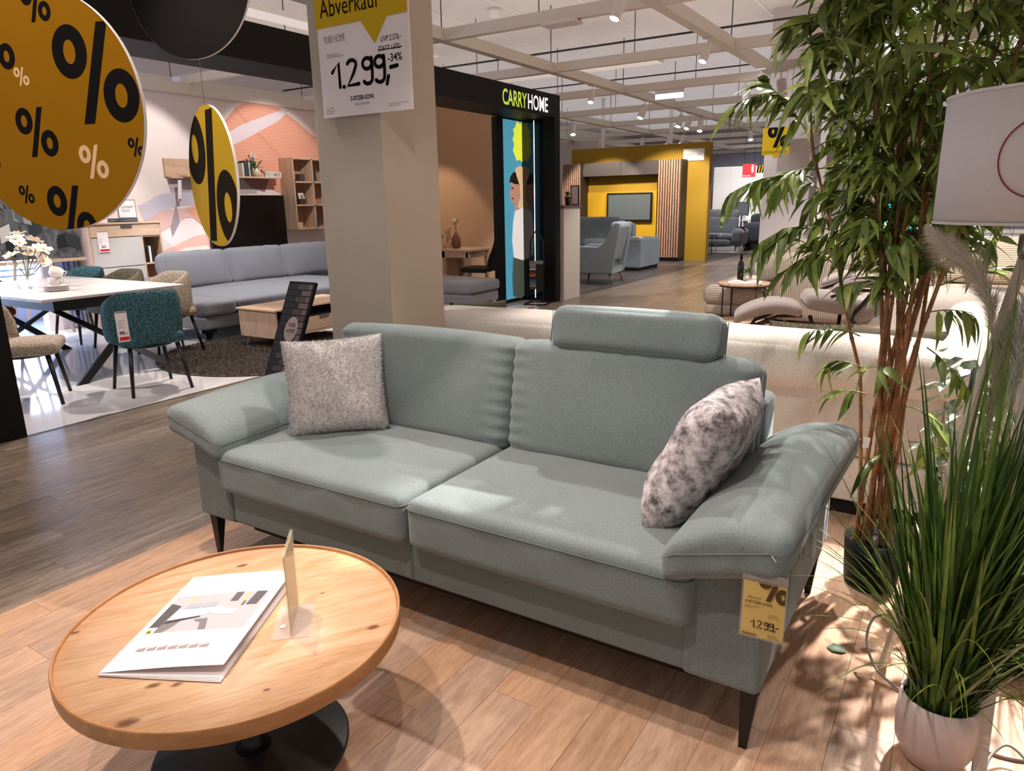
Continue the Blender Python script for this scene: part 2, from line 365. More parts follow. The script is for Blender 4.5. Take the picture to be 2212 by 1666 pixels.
# ------------------------------------------------------------------ materials
M = {}
M['oak'] = wood('oak_floor', 'd3ab8c', 'a67e63', rough=.42, var=.11, spec=.4)
M['grey'] = wood('grey_floor', 'a8947f', '67564a', rough=.28, var=.2, spec=.5, grain=1.1)
M['dark'] = wood('dark_floor', '6c625c', '403935', rough=.33, var=.2, spec=.5)
M['tile'] = mat('white_tile', 'dfd8d6', rough=.06, mottle=.04, mscale=3, spec=.7)
M['black'] = mat('black_matt', '120f0e', rough=.6, spec=.25, bump=.1, bscale=60)
M['blackm'] = mat('black_metal', '131211', rough=.4, metal=.0)
M['wall'] = mat('white_wall', 'd9cdc8', rough=.85, bump=.15, bscale=300)
M['beige'] = mat('beige_plaster', 'b3a595', rough=.85, bump=.35, bscale=160)
M['tan'] = mat('tan_wall', 'bd9675', rough=.9, bump=.1, bscale=300)
M['slab'] = mat('ceiling_slab', 'cdc5c0', rough=.9, mottle=.08, mscale=1.5)
M['beam'] = mat('ceiling_beam', 'd9d0c4', rough=.55)
M['white'] = mat('white_paint', 'dcd4ce', rough=.5)
M['lampglow'] = mat('lamp_glow', 'ffffff', emit=14)
M['steel'] = mat('steel', '8c8884', rough=.35, metal=1)
M['darksteel'] = mat('dark_steel', '3a3836', rough=.45, metal=.8)
M['sage'] = fabric('sage_velour', '727c7c', scale=700, bump=.35, mottle=.16, mscale=160)
M['seam'] = mat('sage_seam', '626d6b', rough=.9)
M['boucle'] = fabric('cream_boucle', 'd9d0c7', scale=240, bump=.8, mottle=.14, mscale=120)
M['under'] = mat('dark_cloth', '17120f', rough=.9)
M['yel'] = mat('yellow_card', 'c6a20a', rough=.6, spec=.2)
M['yel2'] = mat('amber_card', '8f6208', rough=.75, spec=.1)
M['ink'] = mat('black_ink', '0a0808', rough=.75, spec=.15)
M['pinkprint'] = mat('pale_print', 'e0b58a', rough=.5)
M['paper'] = mat('paper', 'e9dfe0', rough=.55)
M['paperw'] = mat('white_paper', 'f7f3f4', rough=.4)
M['greyink'] = mat('grey_ink', '8a7f7d', rough=.6)
M['red'] = mat('red_print', 'c8202c', rough=.5, emit=.05)
M['acryl'] = mat('clear_acrylic', 'f4ece8', rough=.05, alpha=.28, spec=.8)
M['sleeve'] = mat('thin_clear_sleeve', 'e9e2de', rough=.05, alpha=.1, spec=.8)
M['glass'] = mat('glass', 'e6f2ee', rough=.02, alpha=.13, spec=1.0)

# ------------------------------------------------------------------ floor
def plank_mesh(w, l, g=.0006, t=.006):
    b = B(); b.box(-w / 2 + g, w / 2 - g, -l / 2 + g, l / 2 - g, -t, 0); me = bpy.data.meshes.new('plank'); me.from_pydata(b.v, [], b.f); return me
def plank_field(name, m, x0, x1, y0, y1, w, l, keep, seed, base):
    fl = struct(B().box(x0, x1, base[0], base[1], -.03, -.0065).build(name, M['under']))
    R = random.Random(seed); n = int(round((x1 - x0) / w)); w = (x1 - x0) / n; cache = {}; cnt = 0; rest = B()
    for i in range(n):
        x = x0 + (i + .5) * w; y = y0 - R.uniform(0, l)
        while y < y1:
            a, e = max(y, base[0]), min(y + l, base[1]); y += l
            if e - a < .03: continue
            if keep(x, (a + e) / 2, w, a, e) and cnt < 298:
                k = round(e - a, 3)
                if k not in cache: cache[k] = plank_mesh(w, k); cache[k].materials.append(m)
                o = put('plank', cache[k], None, fl); o.location = (x, (a + e) / 2, 0); cnt += 1
            else: rest.box(x - w / 2 + .0012, x + w / 2 - .0012, a + .0012, e - .0012, -.006, 0)
    if rest.v:
        rest.build('planks_beyond', m, fl, kind='stuff')
    return fl
plank_field('floor_display', M['oak'], -3.0, 1.4, .2, 13, .1571, 1.22, lambda x, y, w, a, e: a < 4.0 and e > .4 and x < .9 - .0 * y and x > -3.1, 3, (.2, 13))
plank_field('floor_aisle', M['grey'], -5.37, -3.0, .4, 30, .158, 1.25, lambda x, y, w, a, e: e > .8 and a < 18, 5, (.2, 30))
plank_field('floor_lounge', M['dark'], -13, -5.39, 9.95, 30, .19, 1.3, lambda x, y, w, a, e: x > -8 and a < 17 and e > 10 and y > -1.9 * x - 0, 9, (9.95, 30))
f = struct(B().box(-13, -5.37, -1, 9.93, -.03, 0).build('floor_tiles', M['tile']))
for i, y in enumerate([x * 1.2 for x in range(0, 9)]): pass
struct(B().box(-5.385, -5.362, -1, 9.93, -.01, .004).build('trim_1', M['steel']))
struct(B().box(-3, 8, 13, 30, -.03, -.001).build('floor_far', M['dark']))
struct(B().box(1.4, 8, .2, 13, -.03, -.001).build('floor_right', M['oak']))

# ------------------------------------------------------------------ ceiling, beam grid
struct(B().box(-14, 9, .5, 34, 4.18, 4.3).build('ceiling', M['slab']))
seams = B()
for k in range(-12, 9, 1): seams.box(k * 1.0 + .1, k * 1.0 + .13, .5, 34, 4.172, 4.18)
struct(seams.build('ceiling_seams', M['beam'])); bpy.data.objects['ceiling_seams']['kind'] = 'stuff'; bpy.data.objects['ceiling_seams'].parent = bpy.data.objects['ceiling']
grid = thing('ceiling_grid', 'white beam grid hung on thin rods below the hall ceiling', 'ceiling grid')
AU = [-12.98, -10.43, -7.88, -5.33, -2.78, -.23, 2.32, 4.87]
BV = [1.98 + 2.55 * k for k in range(0, 12)]
for u in AU:
    b = B(); b.box(u - .06, u + .06, 1.0, 31, 3.3, 3.3 + .13); b.build('long_beam', M['beam'], grid)
for i, v in enumerate(BV):
    for j in range(len(AU) - 1):
        if v < 3 and AU[j] < -6: continue
        b = B(); b.box(AU[j] + .062, AU[j + 1] - .062, v - .045, v + .045, 3.3, 3.3 + .12); b.build('cross_beam', M['beam'], grid)
    for u in AU:
        if u > 2.5 or u < -11: continue
        B().tube([(u, v, 3.43), (u, v, 4.18)], .007, 5).build('rod', M['darksteel'], grid)
        if i < 6: B().tube([(u + 1.27, v, 3.42), (u + 1.27, v, 4.18)], .006, 5).build('rod', M['darksteel'], grid)
# thin black track along the hall
tr = B(); tr.tube([(-12, 10.6, 3.78), (4, 10.6, 3.78)], .016, 6); tr.tube([(-12, 13.4, 3.74), (4, 13.4, 3.74)], .014, 6)
tag(tr.build('cable_pipe', M['darksteel']), 'thin dark pipes running across under the ceiling slab', 'pipe')
def tray(name, x0, x1, y, z, lab):
    t = thing(name, lab, 'cable tray', (0, 0, 0)); n = int((x1 - x0) / .16)
    B().box(x0, x1, y - .15, y + .15, z - .004, z).box(x0, x1, y - .154, y - .15, z, z + .02).box(x0, x1, y - .154, y - .15, z + .045, z + .06).box(x0, x1, y + .15, y + .154, z, z + .06).build('tray_body', M['white'], t)
    b = B()
    for i in range(n): b.box(x0 + i * .16, x0 + i * .16 + .09, y - .153, y - .151, z + .02, z + .045)
    b.build('slotted_side', M['white'], t, kind='stuff'); return t
tray('cable_tray', -12, -4.3, 11.2, 3.56, 'white slotted cable tray above the beam grid right of the black portal')
def tray2(v0, v1, u, z, lab):
    t = tray('cable_tray', v0, v1, 0, z, lab); t.rotation_euler = (0, 0, PI / 2); t.location = (u, 0, 0); return t
tray2(3.2, 9, -8.35, 3.52, 'white slotted cable tray above the living room set, left of the pillar')
tray2(3.2, 9, -7.0, 3.6, 'white slotted cable tray nearer the black portal above the living room set')
# spot lamps on the grid
def spotlamp(x, y, z, tx, ty, tz, lab, s=1.0, grp='white track spots under the ceiling grid'):
    t = thing('track_spot', lab, 'spotlight', (x, y, z), 0, grp)
    d = (Vector((tx, ty, tz)) - Vector((x, y, z))).normalized(); q = d.to_track_quat('-Z', 'Y').to_matrix().to_4x4()
    b = B(); b.M = q; b.lathe([(.036 * s, .0), (.042 * s, -.01), (.042 * s, -.15 * s), (.038 * s, -.16 * s)], 16); b.build('lamp_head', M['white'], t)
    b = B(); b.M = q; b.lathe([(.034 * s, -.161 * s), (.034 * s, -.163 * s)], 16); b.build('lens', M['lampglow'], t)
    B().tube([(0, 0, 0), (0, 0, .09)], .008, 6).box(-.06, .06, -.018, .018, .08, .1).build('bracket', M['white'], t)
    return t
SP = [(-2.821, 6.302, 3.22), (-2.913, 8.729, 3.22), (-3.183, 11.211, 3.22), (-3.252, 11.899, 3.22), (-5.109, 13.189, 3.22), (-5.076, 15.213, 3.22), (-5.68, 16.47, 3.22), (-7.875, 15.246, 3.22), (-6.863, 18.821, 3.22), (-7.259, 19.311, 3.22), (-8.049, 19.869, 3.22), (-5.109, 19.808, 3.22), (-6.882, 22.727, 3.22), (-4.943, 15.747, 3.22), (-5.946, 10.969, 3.22), (-6.973, 29.606, 3.22)]
def snap(x, y):
    a = min(AU, key=lambda u: abs(u - x)); b2 = min(BV, key=lambda v: abs(v - y))
    return (a, y) if abs(a - x) < abs(b2 - y) else (x, b2)
for i, (x, y, z) in enumerate(SP):
    x, y = snap(x, y)
    q = ['at the top edge of the view', 'right of the emergency light box, highest of the row', 'upper one of the pair left of the bamboo tips', 'lower one of the pair left of the bamboo tips', 'just below the glowing emergency sign', 'beside the second long beam, pointing left', 'small, below the long beam, pointing down', 'beyond the right edge of the black portal', 'large, far off above the yellow wall', 'beside the large one above the yellow wall', 'leftmost above the yellow wall', 'left of the hanging yellow percent sign', 'above the right corner of the yellow wall', 'far off below the long beam', 'on top of the black portal corner', 'behind the hanging yellow percent sign'][i]
    spotlamp(x, y, 3.205, x + [-.6, -.5, .1, .5][i % 4], y - .9, .9, 'white cylinder ceiling spot ' + q, 1.15 if y < 12 else 1.5)
# emergency light box and white ceiling device, smoke detector
t = thing('emergency_light', 'glowing clear emergency sign plate hanging from a cross beam', 'emergency light', (*snap(*(-4.499, 11.658, 3.2)[:2]), 3.21))
B().box(-.24, .24, -.03, .03, .02, .09).build('housing', M['white'], t); B().box(-.24, .24, -.006, .006, -.06, .02).build('light_plate', mat('light_plate', 'bfe6f0', emit=1.6), t)
t = thing('access_point', 'flat white wireless box mounted under a ceiling beam', 'ceiling device', (*snap(*(-3.795, 7.279, 3.25)[:2]), 3.262))
B().box(-.2, .2, -.1, .1, 0, .04).build('case', M['white'], t, bevel=.01); B().tube([(.2, 0, .03), (.26, .03, .07), (.3, -.02, .06)], .006, 6).build('cable', M['ink'], t)
t = thing('smoke_detector', 'round white smoke detector under the ceiling above the black portal', 'smoke detector', (*(-6.065, 9.311, 4.1)[:2], 4.1))
B().lathe([(.02, .08), (.09, .08), (.09, .03), (.07, .0), (.05, -.03), (.0, -.035)], 20).build('body', M['white'], t); B().lathe([(.072, .0), (.072, .018)], 10, smooth=False).build('vent_ring', M['ink'], t)

# ------------------------------------------------------------------ walls
struct(B().box(-10.15, -10.0, 4.6, 11.6, 0, 3.2).build('wall_mural', mat('mural_ground', 'e6d9d6', rough=.85)))
struct(B().box(-10.2, -9.96, 2.0, 11.6, 3.14, 3.3).build('trim_2', M['beam']))
struct(B().box(-11.4, -11.2, -1, 6.2, 0, 4.18).build('wall_window', mat('grey_blue_wall', 'a7a9b8', rough=.8)))
struct(B().box(-13, 8, 31, 31.2, 0, 4.18).build('wall_back', mat('far_wall', 'aaa8b6', rough=.85)))
struct(B().box(-13.3, -13, -1, 31, 0, 4.18).build('wall_left', M['wall']))
struct(B().box(-12.9, -9.6, 20.2, 20.35, 0, 3.3).build('wall_partition', M['wall']))
# window with blinds behind the dining set
wf = B(); sky = mat('daylight_pane', 'cfe4ff', emit=14.0, emitcol='bcd8ff'); blind = mat('blue_white_blind', '5d86c4', rough=.6)
for k, (a, b2) in enumerate([(1.4, 2.6), (2.75, 3.95), (4.1, 5.3)]):
    w = struct(B().box(-11.2, -11.17, a, b2, .3, .36).box(-11.2, -11.17, a, b2, 2.3, 2.36).box(-11.2, -11.17, a, a + .05, .3, 2.36).box(-11.2, -11.17, b2 - .05, b2, .3, 2.36).build('window_%d' % (k + 1), M['white']))
    B().box(-11.195, -11.19, a + .05, b2 - .05, .36, 2.3).build('pane', sky, w)
    for i in range(24): B().box(-11.185, -11.172, a + .05, b2 - .05, .4 + i * .08, .425 + i * .08).build('slat', blind, w)
# tan wall behind the desk
struct(B().hexa([(-7.73, 9.05, 0), (-7.63, 9.05, 0), (-7.45, 12.0, 0), (-7.55, 12.0, 0), (-7.73, 9.05, 3.07), (-7.63, 9.05, 3.07), (-7.45, 12.0, 3.07), (-7.55, 12.0, 3.07)]).build('wall_tan', M['tan']))
b = struct(B().hexa([(-7.63, 9.05, 0), (-7.61, 9.05, 0), (-7.43, 12.0, 0), (-7.45, 12.0, 0), (-7.63, 9.05, .06), (-7.61, 9.05, .06), (-7.43, 12.0, .06), (-7.45, 12.0, .06)]).build('baseboard_tan', mat('pale_skirting', 'c9b7a6')))
t = tag(B().tube([(-7.54, 11.1, .3), (-7.49, 11.1, .3)], .055, 16).build('wall_grommet', M['ink']), 'round black cable outlet low on the tan wall behind the chair', 'cable outlet')

# pillar
p = struct(B().box(-3.055, -2.588, 2.9, 3.36, 0, 4.18).build('pillar_plaster', M['beige'], bevel=.006))
p2 = struct(B().box(-2.78, -2.1, 11.7, 12.3, 0, 4.18).build('pillar_white', mat('pale_grey_paint', 'b5acab', rough=.7)))
B().box(-2.785, -1.0, 12.3, 12.4, 0, 2.2).build('side_panel', mat('pale_panel', 'b0a5a3', rough=.7), p2)
B().box(-2.0, -1.9, 11.72, 11.76, 0, 4.0).build('white_batten', M['white'], p2)

# ------------------------------------------------------------------ black portal with light box
pt = thing('black_portal', 'tall matt black frame around the living room set, with light box', 'portal')
B().box(-5.95, -5.35, 1.2, 2.19, 0, 3.03).build('near_post', M['black'], pt)
B().box(-5.95, -5.35, 1.2, 9.93, 2.72, 3.03).build('top_beam', M['black'], pt, label='long black top beam with shop lettering')
B().box(-5.55, -5.35, 9.78, 9.93, 0, 2.72).build('far_post', M['black'], pt)
B().box(-5.95, -5.45, 9.80, 9.93, 0, 2.72).build('niche_wall', mat('gloss_black', '0d0d0c', rough=.12, spec=.8), pt, label='glossy black reveal mirroring the poster')
B().box(-6.02, -5.93, 9.1, 9.26, 0, 2.72).build('niche_edge', M['black'], pt)
B().box(-6.02, -5.95, 9.26, 9.93, 0, 2.72).build('niche_back', M['black'], pt)
B().box(-5.723, -5.718, 9.792, 9.80, .05, 2.7).build('led_strip', mat('led_white', 'fffbe8', emit=3), pt, label='glowing white light strip')


T0 = (-5.345, 8.36, 2.822); T1 = (-5.345, 9.007, 2.841); T2 = (-5.345, 9.566, 2.84)
text('CARRY', mat('lime_letters', 'b3c94e', emit=.55), pt, (-5.348, T0[1], 2.76), (0, 1, 0), (0, 0, 1), w=T1[1] - T0[1] - .03, h=.2, bold=.015)
text('HOME', mat('white_letters', 'e8e6ea', emit=.6), pt, (-5.348, T1[1], 2.76), (0, 1, 0), (0, 0, 1), w=T2[1] - T1[1], h=.2, bold=.015)
# poster in the light box: person with arms raised on blue
ps = B().box(-5.95, -5.935, 9.28, 9.79, .06, 2.7).build('backlit_poster', mat('poster_blue', '3f93b4', emit=.35, emitcol='5fb4d0', mottle=.2, mscale=6), pt, label='backlit blue poster of a smiling person in a white shirt')
PX = -5.934
def wp(name, px, c, emit=.3, parent=ps, d=.001, x=PX):
    b = B(); b.poly([(x + d, v, z) for v, z in px]); return b.build(name, mat(name, c, rough=.5, emit=emit), parent)
qq = lambda L: L
wp('burst', [(9.654, 2.694), (9.76, 2.663), (9.843, 2.736), (9.923, 2.689), (10.021, 2.724), (10.006, 2.111), (9.909, 2.155), (9.825, 2.104), (9.717, 2.148), (9.636, 2.125), (9.586, 2.209), (9.535, 2.273), (9.577, 2.361), (9.528, 2.437), (9.582, 2.506), (9.545, 2.569), (9.612, 2.613)][::-1], 'd6dc3c', .6)
wp('hair', [(9.414, 1.805), (9.444, 1.892), (9.524, 1.954), (9.658, 1.977), (9.821, 1.947), (9.929, 1.832), (9.98, 1.637), (9.961, 1.412), (9.877, 1.462), (9.854, 1.637), (9.788, 1.761), (9.571, 1.773), (9.493, 1.812)][::-1], '33211f', .03, d=.002)
wp('face', [(9.454, 1.812), (9.572, 1.786), (9.679, 1.788), (9.73, 1.672), (9.657, 1.5), (9.681, 1.395), (9.559, 1.391), (9.536, 1.514), (9.457, 1.522), (9.432, 1.569), (9.447, 1.61), (9.396, 1.65), (9.45, 1.718)][::-1], 'dba28c', .25, d=.003)
wp('arm', [(9.579, 2.002), (9.715, 2.06), (9.878, 2.024), (9.973, 1.916), (9.998, 1.778), (9.922, 1.553), (9.806, 1.414), (9.642, 1.444), (9.728, 1.603), (9.706, 1.774), (9.629, 1.896)][::-1], 'efc795', .35, d=.004)
wp('shirt', [(9.559, 1.391), (9.695, 1.416), (9.849, 1.463), (9.989, 1.39), (9.97, 0.633), (9.756, 0.634), (9.508, 0.681), (9.464, 0.951), (9.5, 1.227)][::-1], 'e9dfdc', .45, d=.005)
wp('trousers', [(9.482, 0.697), (9.756, 0.634), (9.927, 0.636), (9.914, 0.121), (9.696, 0.034), (9.461, 0.098), (9.444, 0.388)][::-1], '6f7a70', .1, d=.006)
wp('eye', [(9.451, 1.725), (9.504, 1.738), (9.53, 1.718), (9.477, 1.711)][::-1], '2a1815', 0, d=.007)
wp('mouth', [(9.445, 1.576), (9.526, 1.596), (9.511, 1.562)][::-1], 'b4504c', 0, d=.007)

# ------------------------------------------------------------------ price board on the pillar
sg = thing('price_board', 'large paper price board reading 1.299,- under a yellow flag on the pillar', 'price sign', (0, 2.885, 0))
XL, XR, ZB = -2.963, -2.358, 1.955
ZT = 2.386; Wd = XR - XL
B().box(XL, XR, -.008, 0, ZB, ZT + .2).build('paper_sheet', M['paper'], sg)
b = B(); b.poly([(XL - .005, -.012, ZT), (XL + Wd * .5, -.012, ZT), (XL + Wd * .64, -.012, ZT - .11), (XL + Wd * .78, -.012, ZT), (XR - .005, -.012, ZT), (XR - .005, -.012, ZT + .32), (XL - .005, -.012, ZT + .32)], .003, (0, 1, 0)); b.build('yellow_flag', M['yel'], sg, label='yellow flag reading Abverkauf')
text('Abverkauf', M['ink'], sg, (XL + .03, -.0125, ZT + .045), (1, 0, 0), (0, 0, 1), w=.4, h=.085)
text('PURE HOME', M['greyink'], sg, (XL + .045, -.009, ZT - .075), (1, 0, 0), (0, 0, 1), w=.145, h=.035)
text('Modellbezeichnung\nZUSAMMENSTELLUNG', M['greyink'], sg, (XL + .05, -.009, ZT - .145), (1, 0, 0), (0, 0, 1), w=.12, h=.02)
text('UVP 2.576,-', M['ink'], sg, (XR - .18, -.009, ZT - .115), (1, 0, 0), (0, 0, 1), w=.13, h=.03, shear=.2)
text('STATT 1.572,-', M['ink'], sg, (XR - .2, -.009, ZT - .155), (1, 0, 0), (0, 0, 1), w=.15, h=.026, shear=.2, bold=.01)
B().box(XR - .2, XR - .05, -.0096, -.009, ZT - .148, ZT - .144).build('strike_line', M['ink'], sg)
text('-34%', M['ink'], sg, (XR - .14, -.009, ZT - .205), (1, 0, 0), (0, 0, 1), w=.09, h=.036, bold=.01)
b = B(); place2d(b, strokes2d([[(x * .095, y * .07) for x, y in ln] for ln in price_1299()], .019), (XL + .085, 0, ZB + .135), (1, 0, 0), (0, 0, 1), .0092); b.build('handwritten_price', M['ink'], sg)
text('3-SITZER-SOFA', M['ink'], sg, (XL + .2, -.009, ZB + .07), (1, 0, 0), (0, 0, 1), w=.16, h=.022, bold=.02)
text('PURE SYSTEM BASIC', M['greyink'], sg, (XL + .23, -.009, ZB + .045), (1, 0, 0), (0, 0, 1), w=.1, h=.012)
text('Inkl. 000\nLieferzeit\nangaben', M['greyink'], sg, (XL + .02, -.009, ZB + .015), (1, 0, 0), (0, 0, 1), w=.065, h=.035)
text('Angebot solange der Vorrat reicht\nAngaben ohne Deko', M['greyink'], sg, (XR - .15, -.009, ZB + .02), (1, 0, 0), (0, 0, 1), w=.13, h=.02)

# ------------------------------------------------------------------ hanging discs
def disc(x, y, z, yaw, lab, front, edge=None, R=.25):
    t = thing('sale_disc', lab, 'hanging sign', (x, y, z), yaw)
    b = B(); n = 72
    b.add([(R * math.cos(2 * PI * k / n), -.005, R * math.sin(2 * PI * k / n)) for k in range(n)] + [(R * math.cos(2 * PI * k / n), .005, R * math.sin(2 * PI * k / n)) for k in range(n)],
          [tuple(range(n)), tuple(reversed(range(n, 2 * n)))]); b.build('disc_face', front, t)
    b = B(); q = [(R * math.cos(2 * PI * k / n), R * math.sin(2 * PI * k / n)) for k in range(n)]
    b.add([(a * 1.003, -.0048, c * 1.003) for a, c in q] + [(a * 1.003, .0048, c * 1.003) for a, c in q], [(k, (k + 1) % n, n + (k + 1) % n, n + k) for k in range(n)], True); b.build('white_rim', M['white'], t)
    return t
def hook(z0, z1, x=0, par=None): return B().tube([(x - .004, 0, z0 - .012), (x + .004, 0, z0), (x, 0, z0 + .01), (x, 0, z1 - .01), (x + .004, 0, z1), (x - .008, -.004, z1 + .006)], .0012, 6).build('wire_hook', M['steel'], par)
d1 = disc(-1.742, .875, 1.712, math.radians(17.1), 'big round yellow disc printed all over with percent signs', M['yel2'])
def pct(par, lst, m, R=.25, wt=.15, name='percent_print'):
    for (x, z, H) in lst:
        b = B(); place2d(b, percent2d(x, z, H, wt=wt, clip=(0, 0, R * .998)), (0, -.005, 0), (1, 0, 0), (0, 0, 1), .0004); b.build(name, m, par)

pct(d1, [(0.144, 0.0702, 0.1936), (-0.0357, -0.0393, 0.1012), (0.0237, -0.2161, 0.1197), (-0.0949, -0.1711, 0.0387), (0.221, -0.08, 0.0375), (0.0175, 0.2158, 0.0698), (-0.1111, 0.1418, 0.0961), (-0.1753, -0.0927, 0.0401)], M['ink'])
pct(d1, [(0.1054, -0.1067, 0.0694), (-0.0513, 0.0762, 0.0371)], M['pinkprint'])
hook(.25, 2.4, 0, d1)
d3 = disc(-2.395, 1.737, 2.268, math.radians(15.2), 'round black-backed disc at the top edge, above the narrow yellow disc', M['ink'])
hook(.25, 1.5, 0, d3)
d2 = disc(-2.395, 1.746, 1.615, math.radians(-17.8), 'round yellow disc with one large percent sign, turned almost edge-on', mat('mustard_card', 'a98a08', rough=.75, spec=.1))
b = B(); place2d(b, percent2d(-.005, .0, .455, wt=.17, clip=(0, 0, .2495), wide=.66, sh=.12), (0, -.005, 0), (1, 0, 0), (0, 0, 1), .0004); b.build('percent_print', mat('brown_black_ink', '1c150c', rough=.9, spec=.05), d2)
hook(.25, .41, 0, d2)
# far hanging percent sign
t = thing('percent_sign', 'square yellow percent sign hung on wires before the white pillar', 'hanging sign', (0, 11.3, 0))
x0, x1, z0, z1 = -2.725, -2.34, 2.121, 2.502
B().box(x0, x1, 0, .01, z0, z1).poly([((x0 + x1) / 2 - .05, 0, z0), ((x0 + x1) / 2, 0, z0 - .06), ((x0 + x1) / 2 + .05, 0, z0)], .01, (0, 1, 0)).build('sign_plate', M['yel'], t)
b = B(); H = (z1 - z0) * .78; place2d(b, percent2d(x0 + (x1 - x0) * .6, z0 + (z1 - z0) * .66, H, wt=.19), (0, 0, 0), (1, 0, 0), (0, 0, 1), .003); 
b.v = [(min(max(v[0], x0), x1), v[1], min(v[2], z1)) for v in b.v]; b.build('percent_print', M['ink'], t)
text('SORTIMENTSWECHSEL', mat('brown_ink', '6b5310'), t, (x0 + .02, -.002, z0 + .02), (1, 0, 0), (0, 0, 1), w=(x1 - x0) * .88, h=.035)
B().tube([(x0 + .05, .005, z1), (x0 + .05, .005, 3.3)], .003, 5).tube([(x1 - .02, .005, z1), (x1 - .02, .005, 3.3)], .003, 5).build('wires', M['darksteel'], t)

# ------------------------------------------------------------------ sage sofa
S = thing('sofa', 'sage green velour three-seat sofa with one added headrest', 'sofa', (-1.535, 2.27, 0))
sg_m = M['sage']
def L(x, y, z): return (x + 1.535, y - 2.27, z)
B().box(-.98, .995, -.525, .5, .205, .372).build('base_rail', sg_m, S, bevel=.012, seg=3)
B().box(-.004, .004, -.5275, -.5, .21, .37).build('rail_seam', M['seam'], S)
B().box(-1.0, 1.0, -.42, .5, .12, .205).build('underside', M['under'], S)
for s, x0 in ((-1, -1.2), (1, .985)):
    b = B(); w = .215
    b.box(x0, x0 + w, -.535, .55, .2, .6); b.build('arm_panel', sg_m, S, bevel=.018, seg=3)
def seam_loop(par, hw, hd, z, r, m, tw=.0022, zf=None):
    pts = []
    for cx, cy, a0 in ((hw - r, hd - r, 0), (-hw + r, hd - r, 90), (-hw + r, -hd + r, 180), (hw - r, -hd + r, 270)):
        for k in range(7):
            a = math.radians(a0 + 15 * k); pts.append((cx + r * math.cos(a), cy + r * math.sin(a), z))
    pts.append(pts[0]); 
    if zf: pts = [zf(Vector(p)) for p in pts]
    return B().tube(pts, tw, 5, cap=False).build('piping', m, par)
def armpad(s):
    def tp(p):
        t = (p.x * s + .16) / .32   # 0 inner .. 1 outer
        q = Vector(p); q.z += -.05 * (1 - t) ** 2 * 1.0 + .035 * t
        y = (p.y + .53) / 1.06
        q.z += .012 * math.sin(PI * min(1, max(0, y))) 
        if p.z > 0: q.z += .03 * math.sin(PI * min(1, max(0, t)))
        else: q.z += .03 * (1 - abs(2 * t - 1)) * 0
        q.x += s * .03 * (y) 
        return q
    o = cush('arm_pad', sg_m, S, L(-1.535 + s * 1.095, 2.2, .605), .33, 1.08, .115, r=.04, puff=.022, n=20, noise=.002, seed=4, taper=tp)
    seam_loop(o, .165, .54, .018, .045, M['seam'], zf=tp); return o
ap = [armpad(-1), armpad(1)]
for s, cx in ((0, -.485), (1, .52)):
    w = 1.0 if s == 0 else .99
    o = cush('seat_cushion', sg_m, S, (cx, -.185, .452), w - .006, .80, .182, r=.035, puff=.012, n=22, noise=.0025, seed=s)
    seam_loop(o, w / 2 - .002, .4012, .058, .035, M['seam'])
for s, cx in ((0, -.44), (1, .515)):
    def bt(p):
        q = Vector(p); x = p.x / .49; y = p.z / .235
        if p.y < 0:   # gathers along the side edges and below the top edge
            e = max(0, abs(x) - .72) / .28; q.y += .007 * e * math.sin(p.z * 120) * (1 - max(0, abs(y) - .8) * 5)
            t = max(0, y - .55) / .45; q.y += .004 * t * math.sin(p.x * 55 + 2 * math.sin(p.x * 17)) * (1 - e)
            q.y -= .02 * math.sin(PI * (x + 1) / 2) * (1 - y * y) 
        q.z += .012 * (1 - x * x) * (1 if y > 0 else .3) - .012
        return q
    o = cush('back_cushion', sg_m, S, (cx, .165, .742), .962, .21, .47, rot=(-.16, 0, 0), r=.06, puff=0, side=.0, n=40, seed=s + 3, taper=bt)
    for sx in (-1, 1): B().tube([(sx * .4905, -.05, -.19), (sx * .492, -.05, 0), (sx * .4905, -.05, .18)], .002, 5).build('piping', M['seam'], o)
B().box(-.965, .98, .33, .52, .2, .79).build('back_frame', sg_m, S, bevel=.035, seg=4)
def ht(p):
    q = Vector(p); q.y += .03 * (p.z / .07) * 0; return q
o = cush('headrest', sg_m, S, (.54, .155, 1.035), .645, .135, .165, rot=(-.2, 0, 0), r=.045, puff=.006, side=.008, n=16, taper=ht)
for sx in (-1, 1):
    B().tube([(sx * .323, -.045, -.06), (sx * .323, -.045, .06), (sx * .323, .045, .06), (sx * .323, .045, -.06), (sx * .323, -.045, -.06)], .0018, 5).build('piping', M['seam'], o)
# pleats where the arm cloth is pulled round the right arm
b = B(); R = random.Random(5)
for k in range(15):
    y = -.5 + k * .068; b.tube([(1.2 + .002, y, .56), (1.203, y + .012, .5 - .02 * R.random()), (1.2, y + .02, .42 - .12 * R.random())], [.004, .0035, .001], 5)
b.build('pleats', sg_m, S, kind='stuff')
def leg(x, y, sx, sy, name='leg'):
    b = B()
    b.hexa([(x - sx * .006, y, 0), (x + sx * .016, y, 0), (x + sx * .016, y + sy * .014, 0), (x - sx * .006, y + sy * .014, 0),
            (x - sx * .028, y, .2), (x + sx * .022, y, .2), (x + sx * .022, y + sy * .05, .2), (x - sx * .028, y + sy * .05, .2)])
    b.box(min(x - sx * .03, x + sx * .16), max(x - sx * .03, x + sx * .16), min(y, y + sy * .05), max(y, y + sy * .05), .186, .2)
    return b.build(name, M['blackm'], S)
leg(-1.165, -.5, 1, 1); leg(1.165, -.5, -1, 1); leg(-1.165, .47, 1, -1); leg(1.165, .47, -1, -1)
B().box(-1.12, 1.12, -.46, .45, .16, .2).build('steel_frame', M['blackm'], S)

